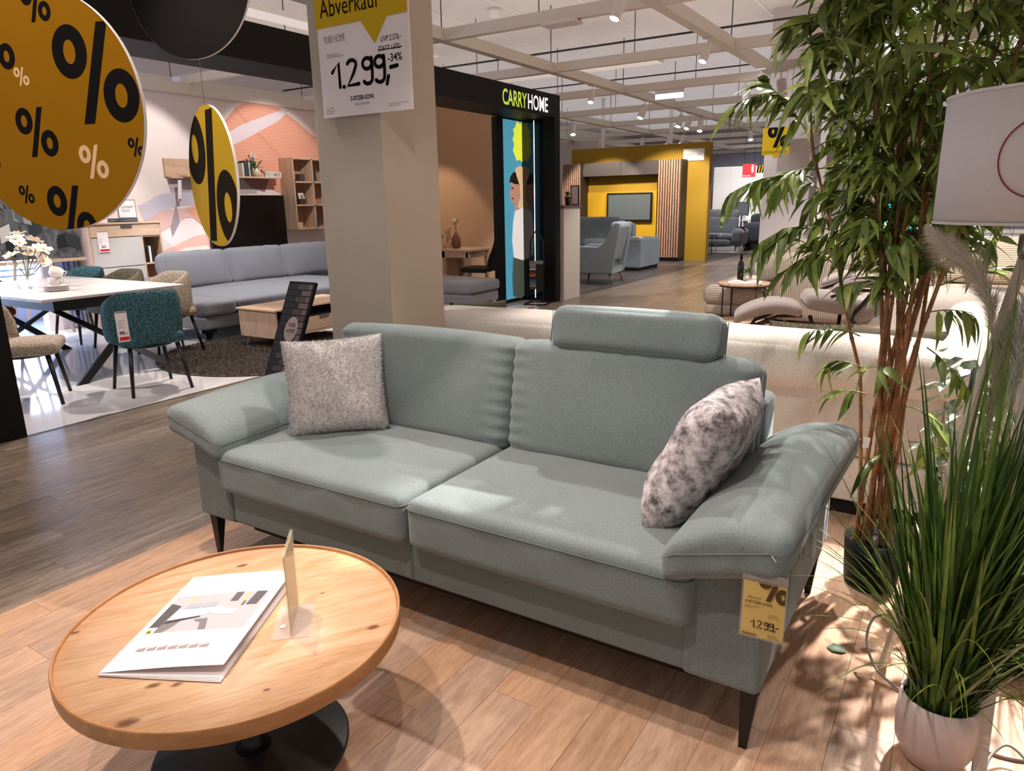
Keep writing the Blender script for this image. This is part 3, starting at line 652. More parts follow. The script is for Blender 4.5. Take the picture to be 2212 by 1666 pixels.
# scatter cushions with real pile
def pile(me, n, ln, m, parent, seed, wdt=.0012, name='pile', lay=.5):
    R = random.Random(seed); me.calc_loop_triangles(); tr = me.loop_triangles; A = []; s = 0
    for t in tr: s += t.area; A.append(s)
    import bisect
    vs = []; fs = []
    for k in range(n):
        t = tr[min(len(tr) - 1, bisect.bisect(A, R.random() * s))]; a, b2 = R.random(), R.random()
        if a + b2 > 1: a, b2 = 1 - a, 1 - b2
        p0, p1, p2 = (me.vertices[i].co for i in t.vertices); p = p0 + (p1 - p0) * a + (p2 - p0) * b2; nn = t.normal
        d = (nn + Vector((R.uniform(-1, 1), R.uniform(-1, 1), R.uniform(-1, 1))) * lay).normalized(); q = d.cross(Vector((R.uniform(-1, 1), R.uniform(-1, 1), R.uniform(-1, 1)))).normalized() * wdt
        l = ln * R.uniform(.6, 1.2); i = len(vs); vs += [p - q, p + q, p + d * l]; fs.append((i, i + 1, i + 2))
    m2 = bpy.data.meshes.new(name); m2.from_pydata([tuple(v) for v in vs], [], fs); m2.materials.append(m)
    o = put(name, m2, None, parent); o['kind'] = 'stuff'; return o
plush = mat('plush_grey', 'c4bebd', rough=.95, mottle=.2, mscale=45)
t = thing('throw_pillow', 'square grey plush cushion standing at the left end of the sage sofa', 'pillow', (-2.262, 2.14, .745)); t.rotation_euler = (-.26, -.04, .71)
me = pillow(.43, .425, .13, seed=2); o = put('cover', me, plush, t); pile(me, 26000, .009, plush, t, 11, .0011)
fur = mat('silver_fur', 'd6cccf', rough=.6, mottle=.6, mscale=26, col2='4c4547')
t = thing('throw_pillow', 'shaggy silver grey fur cushion leaning on the right sofa arm', 'pillow', (-.625, 2.1, .735))
t.rotation_euler = Matrix(((.28, .86, .42), (.92, -.38, .12), (.26, .33, -.9))).to_euler() if False else (math.radians(27), 0, math.radians(90))
me = pillow(.45, .46, .2, seed=5, corner=.1); o = put('cover', me, fur, t); pile(me, 30000, .014, fur, t, 13, .0012, lay=.9)

# price tag on the sofa arm
t = thing('price_tag', 'clear sleeve with yellow 1.299,- card hanging from the right sofa arm', 'price tag', (-0.38, 1.655, 0.429)); tw, th = .108, .165
t.rotation_euler = (-.05, 0, .06)
B().box(0, tw, -.001, 0, 0, th + .014).build('clear_sleeve', M['sleeve'], t)
B().box(.004, tw - .003, .001, .0018, .004, th - .012).build('yellow_card', M['yel'], t)
B().box(.0, tw, -.0016, -.0012, th - .008, th + .013).build('sleeve_flap', mat('grey_plastic', '8d8580', rough=.3), t)
b = B(); pc = percent2d(.077, .143, .07, wt=.18); place2d(b, pc, (0, -.0015, 0), (1, 0, 0), (0, 0, 1), .0004); b.v = [(min(v[0], tw - .004), v[1], min(v[2], .152)) for v in b.v]; b.build('percent_print', mat('card_brown', '4a3208'), t)
ty = -.0019; cb = bpy.data.materials['card_brown']
text('Abverkauf', cb, t, (.016, ty, .108), (1, 0, 0), (0, 0, 1), w=.032, h=.006)
text('3-SITZER-SOFA', cb, t, (.011, ty, .095), (1, 0, 0), (0, 0, 1), w=.066, h=.007, bold=.02)
text('PURE SYSTEM\nGrau 3S', cb, t, (.011, ty, .08), (1, 0, 0), (0, 0, 1), w=.034, h=.008)
text('UVP 2.576\nSTATT 1.572', cb, t, (.068, ty, .063), (1, 0, 0), (0, 0, 1), w=.026, h=.011)
b = B(); place2d(b, strokes2d([[(x * .0145, y * .0115) for x, y in ln] for ln in price_1299()], .0024), (.028, -.0015, .03), (1, 0, 0), (0, 0, 1), .0004); b.build('handwritten_price', M['ink'], t)
b = B(); [b.box(.008 + k * .0023, .009 + k * .0023, ty, -.0015, .007, .013) for k in range(16)]; b.build('barcode', M['ink'], t)
text('Angaben\nohne Deko', cb, t, (.07, ty, .008), (1, 0, 0), (0, 0, 1), w=.03, h=.011)
B().tube([(-0.327, 1.668, 0.672), (-0.302, 1.652, 0.651)], .0012, 5).build('white_loop', M['paperw'], None)
o = bpy.data.objects['white_loop']; o.parent = t; o.matrix_parent_inverse = Matrix.LocRotScale(t.location, t.rotation_euler, None).inverted()

# ------------------------------------------------------------------ round coffee table
def table_wood():
    m = wood('knotty_oak_top', 'e9c39f', 'c08a5a', rough=.42, axis='X', scale=.8, per_object=False, bump=.06, grain=.8)
    nt = m.node_tree; N = nt.nodes; Lk = nt.links; b = N['Principled BSDF']; col = b.inputs['Base Color'].links[0].from_socket
    geo = N.new('ShaderNodeTexCoord'); nz = N.new('ShaderNodeTexNoise'); nz.inputs['Scale'].default_value = 40; Lk.new(geo.outputs['Object'], nz.inputs['Vector'])
    for (x, y, r) in KN:
        mp = N.new('ShaderNodeMapping'); mp.inputs['Location'].default_value = (-x * 1 / (1.9 * r), -y / r, 0); mp.inputs['Scale'].default_value = (1 / (1.9 * r), 1 / r, 0)
        Lk.new(geo.outputs['Object'], mp.inputs[0]); ln = N.new('ShaderNodeVectorMath'); ln.operation = 'LENGTH'; Lk.new(mp.outputs[0], ln.inputs[0])
        a = N.new('ShaderNodeMath'); a.operation = 'ADD'; Lk.new(ln.outputs['Value'], a.inputs[0]); Lk.new(nz.outputs[0], a.inputs[1])
        rr = N.new('ShaderNodeMapRange'); rr.interpolation_type = 'SMOOTHSTEP'; rr.inputs[1].default_value = .75; rr.inputs[2].default_value = 1.7; rr.inputs[3].default_value = .85; rr.inputs[4].default_value = 0; Lk.new(a.outputs[0], rr.inputs[0])
        mx = N.new('ShaderNodeMix'); mx.data_type = 'RGBA'; Lk.new(rr.outputs[0], mx.inputs[0]); Lk.new(col, mx.inputs[6]); mx.inputs[7].default_value = lin('6b3b26'); col = mx.outputs[2]
    Lk.new(col, b.inputs['Base Color']); return m
TA = math.radians(57); TC = (-1.570, 1.060)
def tloc(p): x, y = p[0] - TC[0], p[1] - TC[1]; return (x * math.cos(TA) + y * math.sin(TA), -x * math.sin(TA) + y * math.cos(TA))
KN = [(*tloc(p), r) for p, r in zip([(-1.444, 0.672), (-1.514, 0.78), (-1.469, 0.808), (-1.903, 0.8), (-1.229, 1.225), (-1.477, 1.279), (-1.82, 1.269), (-1.267, 0.907)], [.016, .011, .011, .009, .011, .005, .011, .006])]
T = thing('round_coffee_table', 'round knotty oak coffee table with raised rim on black disc foot', 'table', (TC[0], TC[1], 0), TA)
B().lathe([(0, .378), (.425, .378), (.43, .382), (.43, .41), (0, .41)], 96).build('tabletop', table_wood(), T)
B().lathe([(.4302, .372), (.437, .374), (.4385, .38), (.4385, .414), (.4365, .4185), (.4335, .419), (.4305, .4165), (.4302, .405)], 128, cap=False).build('oak_rim', wood('oak_rim', 'bf8c5c', '9c683a', rough=.4, axis='X', per_object=False, scale=.5, bump=.05), T)
B().lathe([(.0, 0), (.262, 0), (.268, .003), (.268, .009), (.262, .012), (0, .012)], 64).build('foot_plate', mat('black_steel', '1a1c1a', rough=.45), T)
B().lathe([(.05, .012), (.03, .03), (.028, .3), (.1, .376), (.1, .378)], 40).build('column', M['blackm'], T)

# brochure
def quad(s, t2, lo): pass
C0, C1, C2 = Vector((-1.66, 0.734, 0.432)), Vector((-1.397, 0.891, 0.448)), Vector((-1.875, 1.137, 0.436))
bx = (C1 - C0); by = (C2 - C0); bl = C0.copy()
t = thing('brochure', 'white furniture brochure lying open-edged on the round oak table', 'brochure', (bl.x, bl.y, .4125), 0)
def bc(s, q, dz=0): v = bx * s + by * q; return (v.x, v.y, .0195 + v.z * 1.0 + dz)
# flat back pages: from under the cover
def flat(s, q, z): v = bx * s + by * q; return (v.x, v.y, z)
for i in range(4):
    z = .0005 + i * .0011; B().poly([flat(-.004 + .002 * i, -.012, z), flat(1.0 - .01 * i + .01, -.065 + .01 * i, z), flat(1.02 - .01 * i, .97, z), flat(0, 1, z)], .0006, (0, 0, 1)).build('page', M['paper'] if i else mat('card_back', 'cfc6c4'), t)
b = B(); n = 10
for i in range(n + 1):
    s = i / n; z = .006 + .022 * s ** 1.5 + .006 * math.sin(PI * s)
    for q in (0, 1): v = bx * s + by * q; b.v.append((v.x, v.y, z))
for i in range(n): b.f.append((2 * i, 2 * i + 2, 2 * i + 3, 2 * i + 1)); b.sm.append(True)
cov = b.build('cover', M['paperw'], t)
def bz(s): return .006 + .022 * s ** 1.5 + .006 * math.sin(PI * s)
def pr(name, pts, c, d=.0003, rough=.4):
    """flat print on the cover; pts in cover coordinates"""
    b = B(); ls = [p for p in pts]; b.poly([((bx * s + by * q).x, (bx * s + by * q).y, bz(s) + d) for s, q in ls]); key = 'print_' + c
    m = bpy.data.materials.get(key) or mat(key, c, rough=rough); return b.build(name, m, cov)
def strip(name, s0, s1, q0, q1, c, d=.0003, n=6, shear=0):
    b = B()
    for i in range(n + 1):
        s = s0 + (s1 - s0) * i / n
        for q in (q0, q1): ss = s + (q - q0) * shear; v = bx * ss + by * q; b.v.append((v.x, v.y, bz(min(1, max(0, ss))) + d))
    for i in range(n): b.f.append((2 * i, 2 * i + 2, 2 * i + 3, 2 * i + 1)); b.sm.append(False)
    key = 'print_' + c; m = bpy.data.materials.get(key) or mat(key, c, rough=.4); return b.build(name, m, cov)
PB = [(0.0703, 0.3439), (0.9846, 0.3342), (0.8747, 0.7467), (0.0363, 0.73)]
s0 = (PB[0][0] + PB[3][0]) / 2; s1 = (PB[1][0] + PB[2][0]) / 2; q0 = PB[0][1]; q1 = PB[2][1]
strip('photo_print', s0, s1, q0, q1, 'b9b4ba')
Lp = lambda a, b2: (s0 + (s1 - s0) * a, q0 + (q1 - q0) * b2)
pr('photo_print', [Lp(.2, .72), Lp(.8, .72), Lp(.8, 1), Lp(.2, 1)], 'd9b690', .0005); pr('photo_print', [Lp(.03, .6), Lp(.82, .6), Lp(.82, .74), Lp(.03, .74)], '6b6468', .0005)
pr('photo_print', [Lp(.05, 0), Lp(.62, 0), Lp(.55, .3), Lp(.12, .28)], '7c7678', .0006); pr('photo_print', [Lp(.0, .1), Lp(.1, .1), Lp(.14, .7), Lp(.0, .8)], '55504f', .0006)
pr('photo_print', [Lp(.12, .3), Lp(.45, .38), Lp(.62, .5), Lp(.6, .62), Lp(.15, .6)], 'c5c8d2', .0008); pr('photo_print', [Lp(.2, .6), Lp(.36, .6), Lp(.36, .74), Lp(.2, .72)], 'a5a9b5', .001)
pr('photo_print', [Lp(.38, .6), Lp(.52, .62), Lp(.52, .74), Lp(.38, .74)], 'a5a9b5', .001); pr('photo_print', [Lp(.55, .4), Lp(.78, .36), Lp(.8, .5), Lp(.6, .58)], 'dadce3', .001)
pr('photo_print', [Lp(.64, .74), Lp(.72, .74), Lp(.72, 1), Lp(.64, 1)], '5f585c', .001); pr('photo_print', [Lp(.84, .62), Lp(.95, .62), Lp(.97, 1), Lp(.86, 1)], '59545a', .001)
pr('photo_print', [Lp(.12, .22), Lp(.45, .34), Lp(.45, .38), Lp(.12, .3)], '3d3a3e', .001)
pr('white_label', [Lp(0, 0), Lp(.1, 0), Lp(.1, .14), Lp(0, .14)], 'efe6e4', .0012); pr('yellow_badge', [Lp(.02, .0), Lp(.07, .0), Lp(.07, .08), Lp(.02, .08)], 'd8b21a', .0014)
v0 = bx * (s0 + .03) + by * (q0 + .005); text('M', M['ink'], cov, (v0.x, v0.y, bz(s0) + .0022), bx, by, w=.007, h=.007, bold=.03)
TH = [(0.1196, 0.1659), (0.7406, 0.1709), (0.688, 0.2456)]
for k in range(7):
    a = TH[0][0] + (TH[1][0] - TH[0][0]) * k / 7 + .02; strip('thumbnail_print', a, a + .075, TH[0][1], TH[0][1] + .035, '9d9092', .0004, 2); pr('thumbnail_print', [(a, TH[0][1] + .02), (a + .075, TH[0][1] + .035), (a + .075, TH[0][1] + .055), (a + .01, TH[0][1] + .03)], 'c9bdbd', .0006)
v0 = bx * (TH[0][0] + .02) + by * (TH[2][1] + .035); text('Modell Pure Style', bpy.data.materials['print_c9bdbd'], cov, (v0.x, v0.y, bz(.2) + .001), bx, by, w=.11, h=.012)
v0 = bx * (TH[0][0] + .02) + by * (TH[0][1] - .05); text('Individuell planbar', bpy.data.materials['print_c9bdbd'], cov, (v0.x, v0.y, bz(.2) + .001), bx, by, w=.07, h=.006)

# acrylic holder
h0, h1 = Vector((-1.376, 1.077, 0.423)), Vector((-1.483, 1.198, 0.423)); ax = (h1 - h0); ax.z = 0; ang = math.atan2(ax.y, ax.x); ln = ax.length
t = thing('sign_holder', 'upright clear acrylic holder with yellow card seen edge-on beside the brochure', 'sign holder', (h0.x, h0.y, .4105), ang)
B().box(0, ln, -.0035, -.0015, .002, .235).box(0, ln, .0015, .0035, .002, .235).build('clear_panel', M['acryl'], t)
B().box(0, ln, -.045, .052, 0, .002).build('base_plate', M['acryl'], t, bevel=.0006)
B().box(.004, ln - .004, -.0007, .0007, .01, .23).build('yellow_card', mat('pale_yellow_card', 'dcc878', rough=.5), t)
b = B(); b.lathe([(.0, .0026), (.008, .0024), (.009, .0021)], 16, c=(.06, .03, 0)); b.build('white_sticker', M['paperw'], t)
cp = t.children[-2]; b = B(); place2d(b, percent2d(.1, .195, .06, wt=.2), (0, .0008, 0), (1, 0, 0), (0, 0, 1), .0); b.build('percent_print', M['ink'], cp)

# ------------------------------------------------------------------ cream boucle sofa behind
S = thing('boucle_sofa', 'large cream boucle corner sofa seen from behind, thick rolled back', 'sofa', (-1.2, 3.5, 0))
c = M['boucle']
def Lb(x, y): return x + 1.2, y - 3.5
def bx_(n, x0, x1, y0, y1, z0, z1, bv, m=c): a, b2 = Lb(x0, y0); d, e = Lb(x1, y1); return B().box(a, d, b2, e, z0, z1).build(n, m, S, bevel=bv, seg=4)
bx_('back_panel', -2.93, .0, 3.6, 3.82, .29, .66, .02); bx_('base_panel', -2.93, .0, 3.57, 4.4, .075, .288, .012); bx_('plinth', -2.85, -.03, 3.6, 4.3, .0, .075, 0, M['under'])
cush('back_roll', c, S, (*Lb(-1.47, 3.69), .735), 3.0, .42, .235, r=.1, puff=.02, n=24, noise=.004, seed=8)
bx_('side_panel', .0, .26, 3.57, 6.3, .29, .66, .02); bx_('side_base', .0, .3, 3.57, 6.3, .075, .288, .012)
cush('side_roll', c, S, (*Lb(.16, 4.9), .735), .46, 2.85, .235, r=.1, puff=.02, n=24, noise=.004, seed=9)
bx_('seat_base', -2.9, -.02, 4.0, 5.0, .1, .3, .03); 
for i in range(3): cush('seat_cushion', c, S, (*Lb(-2.45 + i * .97, 4.42), .375), .96, .9, .17, r=.06, puff=.02, n=10)
cush('back_cushion', c, S, (*Lb(-.06, 5.35), .73), .62, .3, .4, r=.1, puff=.0, side=.01, n=12)
for x in (-2.8, .1): B().lathe([(.035, 0), (.035, .08)], 14, c=(*Lb(x, 3.66), 0)).build('foot', M['under'], S)
gm = mat('olive_fur', '5a523f', rough=.9, mottle=.45, mscale=30)
for (x, y, rz, sd, lab) in ((-.64, 3.99, .15, 3, 'dark olive fur cushion lying behind the cream sofa back, left of the bamboo canes'), (-.26, 3.98, -.05, 6, 'dark olive fur cushion behind the bamboo canes on the cream sofa'), (-3.12, 4.5, .8, 4, 'small dark olive cushion tip showing right of the pillar')):
    t = thing('throw_pillow', lab, 'pillow', (x, y, .66 if x > -2 else .575), rz); t.rotation_euler = (-.35, 0, rz); me = pillow(.45, .42, .15, seed=sd, n=14); put('cover', me, gm, t); pile(me, 9000, .012, gm, t, sd, .0012)

# ------------------------------------------------------------------ brick-print stand
t = thing('brand_stand', 'leaning black stand with brick photo print reading PURE HOME', 'sign stand', (-3.38, 2.385, 0))
zt = 1.08; ls = .52; hgt = math.hypot(zt, ls); al = math.atan2(ls, zt)
ud = Vector((0, math.sin(al), math.cos(al))); nd = Vector((0, -math.cos(al), math.sin(al)))
def sp(x, y, d=0): return tuple(Vector((x, 0, 0)) + ud * y + nd * d)
w_ = .217
B().hexa([sp(0, 0, -.02), sp(w_, 0, -.02), sp(w_, 0, 0), sp(0, 0, 0), sp(0, hgt, -.02), sp(w_, hgt, -.02), sp(w_, hgt, 0), sp(0, hgt, 0)]).build('board', M['black'], t)
B().hexa([sp(.11, .7, -.02), sp(.13, .7, -.02), sp(.13, .72, -.02), sp(.11, .72, -.02), (.11, .62, 0), (.13, .62, 0), (.13, .64, 0), (.11, .64, 0)]).build('rear_strut', M['blackm'], t)
bo = bpy.data.objects['board']; R = random.Random(3); bm_ = [mat('brick_print_a', '6b5552', rough=.6, mottle=.3, mscale=60), mat('brick_print_b', '4a3b39', rough=.6, mottle=.3, mscale=60), mat('brick_print_c', '1d1716', rough=.6)]
bb = [B(), B(), B()]; y = .01; row = 0
while y < hgt - .03:
    x = .008 - (row % 2) * .04
    while x < w_ - .012:
        a, e = max(x, .008), min(x + .076, w_ - .014); x += .08
        if e - a < .008: continue
        fx = (a + e) / 2 / w_; fy = y / hgt; k = 2 if fx < .38 + .12 * math.sin(fy * 9) else (1 if fx < .6 or R.random() < .2 else 0)
        bb[k].poly([sp(a, y, .0006), sp(e, y, .0006), sp(e, y + .032, .0006), sp(a, y + .032, .0006)])
    y += .038; row += 1
for k in range(3): bb[k].build('brick_print', bm_[k], bo, kind='stuff')
b = B(); b.poly([sp(.117 + .052 * math.cos(2 * PI * k / 32), .91 + .075 * math.sin(2 * PI * k / 32), .0012) for k in range(32)]); b.build('round_emblem', mat('emblem', '9b8583', rough=.6), bo)
text('PURE', M['ink'], bo, sp(.092, .922, .0016), (1, 0, 0), ud, w=.055, h=.024); text('HOME', M['ink'], bo, sp(.084, .887, .0016), (1, 0, 0), ud, w=.068, h=.024); text('LIFESTYLE', M['greyink'], bo, sp(.094, .87, .0016), (1, 0, 0), ud, w=.05, h=.007)

# ------------------------------------------------------------------ dining set
def tub_chair(mt, lab, loc, rz, leg_m=None, wrap=112):
    t = thing('dining_chair', lab, 'chair', loc, rz)
    cush('seat', mt, t, (0, .02, .455), .5, .5, .1, r=.045, puff=.015, n=12)
    n = 28; vs = []; fs = []
    for i in range(n + 1):
        a = math.radians(-wrap + 2 * wrap * i / n); e = abs(a) / math.radians(wrap)
        dx, dy = math.sin(a), -math.cos(a); zt = .87 - .13 * max(0, e - .45) / .55 - .1 * max(0, e - .85) / .15; zb = .41
        prof = [(.262, zb + .01), (.225, zb + .06), (.222, (zb + zt) / 2), (.24, zt - .03), (.262, zt), (.285, zt - .02), (.292, (zb + zt) / 2), (.282, zb + .05)]
        for r_, z in prof: vs.append((dx * (r_ + .02) * (1.0), dy * r_ * .95 + (.03 if e > .8 else 0), z))
    m = 8
    for i in range(n):
        for k in range(m): k2 = (k + 1) % m; fs.append((i * m + k, i * m + k2, (i + 1) * m + k2, (i + 1) * m + k))
    fs += [tuple(range(m)), tuple(reversed(range(n * m, n * m + m)))]
    b = B(); b.add(vs, fs, True); o = b.build('backrest', mt, t); sd = o.modifiers.new('s', 'SUBSURF'); sd.levels = sd.render_levels = 1
    B().lathe([(.0, .385), (.2, .385), (.22, .4), (.2, .41), (0, .41)], 24).build('seat_frame', M['blackm'], t)
    for sx in (-1, 1):
        B().tube([(sx * .24, .235, 0), (sx * .19, .18, .4)], [.014, .02], 8).build('leg', leg_m or M['blackm'], t)
        B().tube([(sx * .24, -.255, 0), (sx * .19, -.18, .4)], [.014, .02], 8).build('leg', leg_m or M['blackm'], t)
    return t
teal = ribbed('teal_quilt', '64888e', '284950', 85, 'DIAGONAL', .7, second='cells', dist=.005); cream = ribbed('cream_quilt', 'cdbba8', '8f7f70', 85, 'DIAGONAL', .7, second='cells', dist=.005)
olive = ribbed('olive_quilt', '9c947f', '5f5a48', 85, 'DIAGONAL', .7, second='cells', dist=.005); rust = ribbed('rust_quilt', '9a5a4a', '4a231c', 85, 'DIAGONAL', .7, second='cells', dist=.005)
c1 = tub_chair(teal, 'teal quilted tub chair with its back and a 99.- tag towards the aisle', (-5.88, 3.44, 0), math.radians(77))
def chair(mt, lab, loc, rz):
    t = dup(c1, loc, rz, lab); recolor(t, {'seat': mt, 'backrest': mt}); return t
tub_chair(cream, 'cream quilted chair at the near side of the table beside the black post', (-6.36, 2.7, 0), math.radians(-33), wrap=66)
chair(cream, 'beige quilted chair beyond the table, its back nearest the grey sofa', (-7.18, 4.46, 0), math.radians(172))
chair(olive, 'olive green quilted chair at the far side of the marble table', (-8.0, 4.44, 0), math.radians(176))
chair(teal, 'teal quilted chair at the far side of the table behind the cups', (-8.85, 4.46, 0), math.radians(185))
chair(rust, 'rust red quilted chair at the left end of the table behind the vase', (-9.0, 3.45, 0), math.radians(-85))
def shelf_tag(loc, rz, txt, lab, w=.085, h=.2):
    t = thing('price_tag', lab, 'price tag', loc, rz)
    B().box(0, w, -.006, 0, 0, h).build('tag_card', M['paper'], t); B().box(.01, w - .004, -.0075, -.006, .012, .04).build('red_stripe', M['red'], t)
    B().box(0, w, -.0065, -.006, h - .012, h).build('grey_clip', M['greyink'], t)
    text(txt, M['ink'], t, (w / 2, -.0072, .07), (1, 0, 0), (0, 0, 1), h=.028, align='C', bold=.02)
    b = B(); [b.box(.012, .012 + (.03 if k % 2 else .05), -.0068, -.006, .11 + k * .014, .113 + k * .014) for k in range(5)]; b.build('small_print', M['greyink'], t); return t
shelf_tag((-5.56, 3.03, .5), math.radians(77), '99.-', 'white 99.- tag hanging on the back of the teal chair', w=.085, h=.24)
TM = mat('marble_white', 'f0e6e2', rough=.22, mottle=.06, mscale=2, col2='e3d8d3')
t = thing('dining_table', 'white marble-look extending table on black crossed metal legs', 'table', (-7.6, 3.62, 0))
B().box(-1.1, 1.08, -.65, .66, .778, .79).build('tabletop', TM, t, bevel=.003); B().box(-1.02, 1.0, -.62, .6, .756, .77).build('lower_leaf', TM, t, bevel=.002)
B().box(-.95, .93, -.5, .5, .66, .755).build('apron', M['blackm'], t)
for x in (1.1, -1.0):
    for s in (-1, 1):
        b = B(); xt = x - .35 * (1 if x > 0 else -1)
        b.hexa([(x + .09 * s, s * .42 - .05, 0), (x + .09 * s + .03, s * .42 - .05, 0), (x + .09 * s + .03, s * .42 + .05, 0), (x + .09 * s, s * .42 + .05, 0),
                (xt - .09 * s, -s * .42 - .04, .67), (xt - .09 * s + .03, -s * .42 - .04, .67), (xt - .09 * s + .03, -s * .42 + .04, .67), (xt - .09 * s, -s * .42 + .04, .67)])
        b.build('crossed_leg', M['blackm'], t)
# vase with flowers
vx, vy = -7.72, 3.42
t = thing('flower_vase', 'footed glass bowl vase with cream magnolia blossoms on the dining table', 'vase', (vx, vy, .79))
B().lathe([(.09, 0), (.09, .006), (.02, .015), (.018, .05), (.06, .07), (.135, .1), (.14, .25), (.136, .25), (.131, .105), (.05, .078), (0, .074)], 32, cap=False).build('glass_bowl', M['glass'], t)
pet = mat('petal', 'f3e3cf', rough=.7, sheen=.2); pk = mat('petal_core', 'e2b13a', rough=.7); R = random.Random(4)
for k in range(15):
    a = R.uniform(0, 2 * PI); rr = R.uniform(.05, .27); z = .34 + R.uniform(-.06, .2) - rr * .25; c = Vector((rr * math.cos(a), rr * math.sin(a), z))
    B().tube([(0, 0, .1), (c.x * .4, c.y * .4, z * .6), tuple(c)], .004, 5).build('stem', mat('twig_%d' % k, '4c4a2e') if k == 0 else bpy.data.materials['twig_0'], t)
    b = B(); ax_ = (c - Vector((0, 0, .1))).normalized(); q = ax_.to_track_quat('Z', 'Y').to_matrix()
    for i in range(6):
        an = 2 * PI * i / 6 + R.random(); l = R.uniform(.055, .08); w = .03
        P_ = [(0, 0, 0), (l * .5, -w, .015), (l, -w * .6, .03), (l * 1.1, 0, .02), (l, w * .6, .03), (l * .5, w, .015)]
        vs = [tuple(c + q @ (Matrix.Rotation(an, 3, 'Z') @ Vector(p_))) for p_ in P_]; b.add(vs, [(0, 1, 2), (0, 2, 3), (0, 3, 4), (0, 4, 5)], True)
    o = b.build('blossom', pet, t)
    B().lathe([(.0, .0), (.01, .004), (.008, .02), (0, .024)], 8, c=tuple(c)).build('blossom_core', pk, o)
# cups and plates
t = thing('plate_stack', 'stack of small white plates under the cups on the dining table', 'plates', (-7.15, 3.4, .791))
for k in range(4): B().lathe([(0, k * .012), (.07, k * .012), (.11, k * .012 + .012), (.112, k * .012 + .015), (.07, k * .012 + .005), (0, k * .012 + .005)], 28).build('plate', M['white'], t)
for k, (z, rot, lab) in enumerate([(.843, 0, 'white cup standing on the plate stack'), (.925, .5, 'white cup tipped on top of the other cup')]):
    t = thing('cup', lab, 'cup', (-7.15, 3.4, z)); t.rotation_euler = (rot, .2 * k, .4 + 1.2 * k)
    B().lathe([(0, 0), (.04, 0), (.055, .02), (.06, .075), (.056, .075), (.05, .02), (0, .01)], 24).build('bowl', M['white'], t)
    B().tube([(.058, 0, .065), (.088, 0, .06), (.09, 0, .03), (.055, 0, .02)], .006, 6).build('handle', M['white'], t)

# ------------------------------------------------------------------ living set
gs = fabric('steel_grey_cloth', '7a7a7e', scale=500, bump=.3, mottle=.12)
t = thing('corner_sofa', 'grey corner sofa with loose back cushions on the white tiles', 'sofa', (-8.2, 6.6, 0)); o0 = (-8.2, 6.6)
def gb(n, x0, x1, y0, y1, z0, z1, bv=.03, m=gs): return B().box(x0 + 8.2, x1 + 8.2, y0 - 6.6, y1 - 6.6, z0, z1).build(n, m, t, bevel=bv, seg=4)
gb('base', -9.3, -7.28, 4.98, 9.0, .15, .3); gb('return_base', -7.3, -5.68, 7.95, 8.68, .15, .3)
def gc(nm, x, y, z, w, d, h, **k): return cush(nm, gs, t, (x + 8.2, y - 6.6, z), w, d, h, **k)
gc('seat_cushion', -8.2, 5.2, .385, 1.9, .44, .17, r=.05, puff=.01); gc('seat_cushion', -8.2, 6.7, .385, 1.92, 2.55, .17, r=.05, puff=.03, n=16, noise=.008); gc('return_cushion', -6.9, 8.31, .385, 2.5, .76, .17, r=.06, puff=.02)
gb('arm_rest', -9.35, -8.95, 5.35, 5.6, .3, .62, .06); gb('sofa_back', -9.45, -9.25, 5.2, 9.0, .2, .62, .05)
for k, y in enumerate((6.05, 7.05, 8.05)):
    gc('back_cushion', -8.92, y, .70, .2, .99, .52, rot=(0, -.22, 0), r=.08, puff=.0, side=.04, n=16, noise=.012, seed=k)
for x, y in ((-7.42, 5.1), (-9.1, 5.1), (-7.42, 7.8), (-5.8, 8.05), (-5.8, 8.55)):
    B().box(x + 8.2 - .03, x + 8.2 + .03, y - 6.6 - .1, y - 6.6 + .1, .1, .15).hexa([(x + 8.17, y - 6.62, 0), (x + 8.21, y - 6.62, 0), (x + 8.21, y - 6.58, 0), (x + 8.17, y - 6.58, 0), (x + 8.15, y - 6.66, .1), (x + 8.23, y - 6.66, .1), (x + 8.23, y - 6.54, .1), (x + 8.15, y - 6.54, .1)]).build('foot', M['blackm'], t)
oakl = wood('pale_oak', 'd3b69a', 'b3937a', rough=.5, axis='Y', per_object=False, scale=.7, bump=.05); oakz = wood('pale_oak_upright', 'cfb096', 'ad8c72', rough=.5, axis='Z', per_object=False, scale=.7, bump=.05)
t = thing('coffee_table', 'low pale oak coffee table with a drawer on the round shag rug', 'table', (-6.43, 5.65, 0))
B().box(-.32, .32, -.64, .64, .432, .452).build('top', oakl, t, bevel=.003); B().box(-.3, .3, -.62, .62, .14, .16).build('bottom', oakl, t)
B().box(-.3, .3, -.62, -.6, .16, .432).build('end_panel', oakz, t); B().box(-.3, .3, .6, .62, .16, .432).build('end_panel', oakz, t); B().box(-.3, -.28, -.6, .6, .16, .432).build('back_panel', oakl, t)
B().box(-.28, .28, -.6, .6, .32, .33).build('shelf', M['under'], t); d = B().box(.26, .295, -.5, .59, .165, .315).build('drawer', oakl, t, bevel=.002); B().box(.295, .305, .0, .14, .285, .315).build('handle', M['steel'], d)
for sx in (-1, 1):
    for sy in (-1, 1): B().tube([(sx * .28, sy * .58, .014), (sx * .24, sy * .52, .14)], [.012, .022], 8).build('leg', oakz, t)
t = thing('shag_rug', 'round brown-grey shag rug under the low oak coffee table', 'rug', (-6.2, 5.02, 0)); rm = mat('shag_brown', '6e625a', rough=.95, mottle=.3, mscale=60)
b = B().lathe([(0, 0), (1.13, 0), (1.15, .008), (1.13, .012), (0, .012)], 64); o = b.build('backing', rm, t)
me = bpy.data.meshes.new('d'); me.from_pydata([(1.14 * math.cos(2 * PI * k / 48), 1.14 * math.sin(2 * PI * k / 48), .012) for k in range(48)] + [(0, 0, .012)], [], [(k, (k + 1) % 48, 48) for k in range(48)])
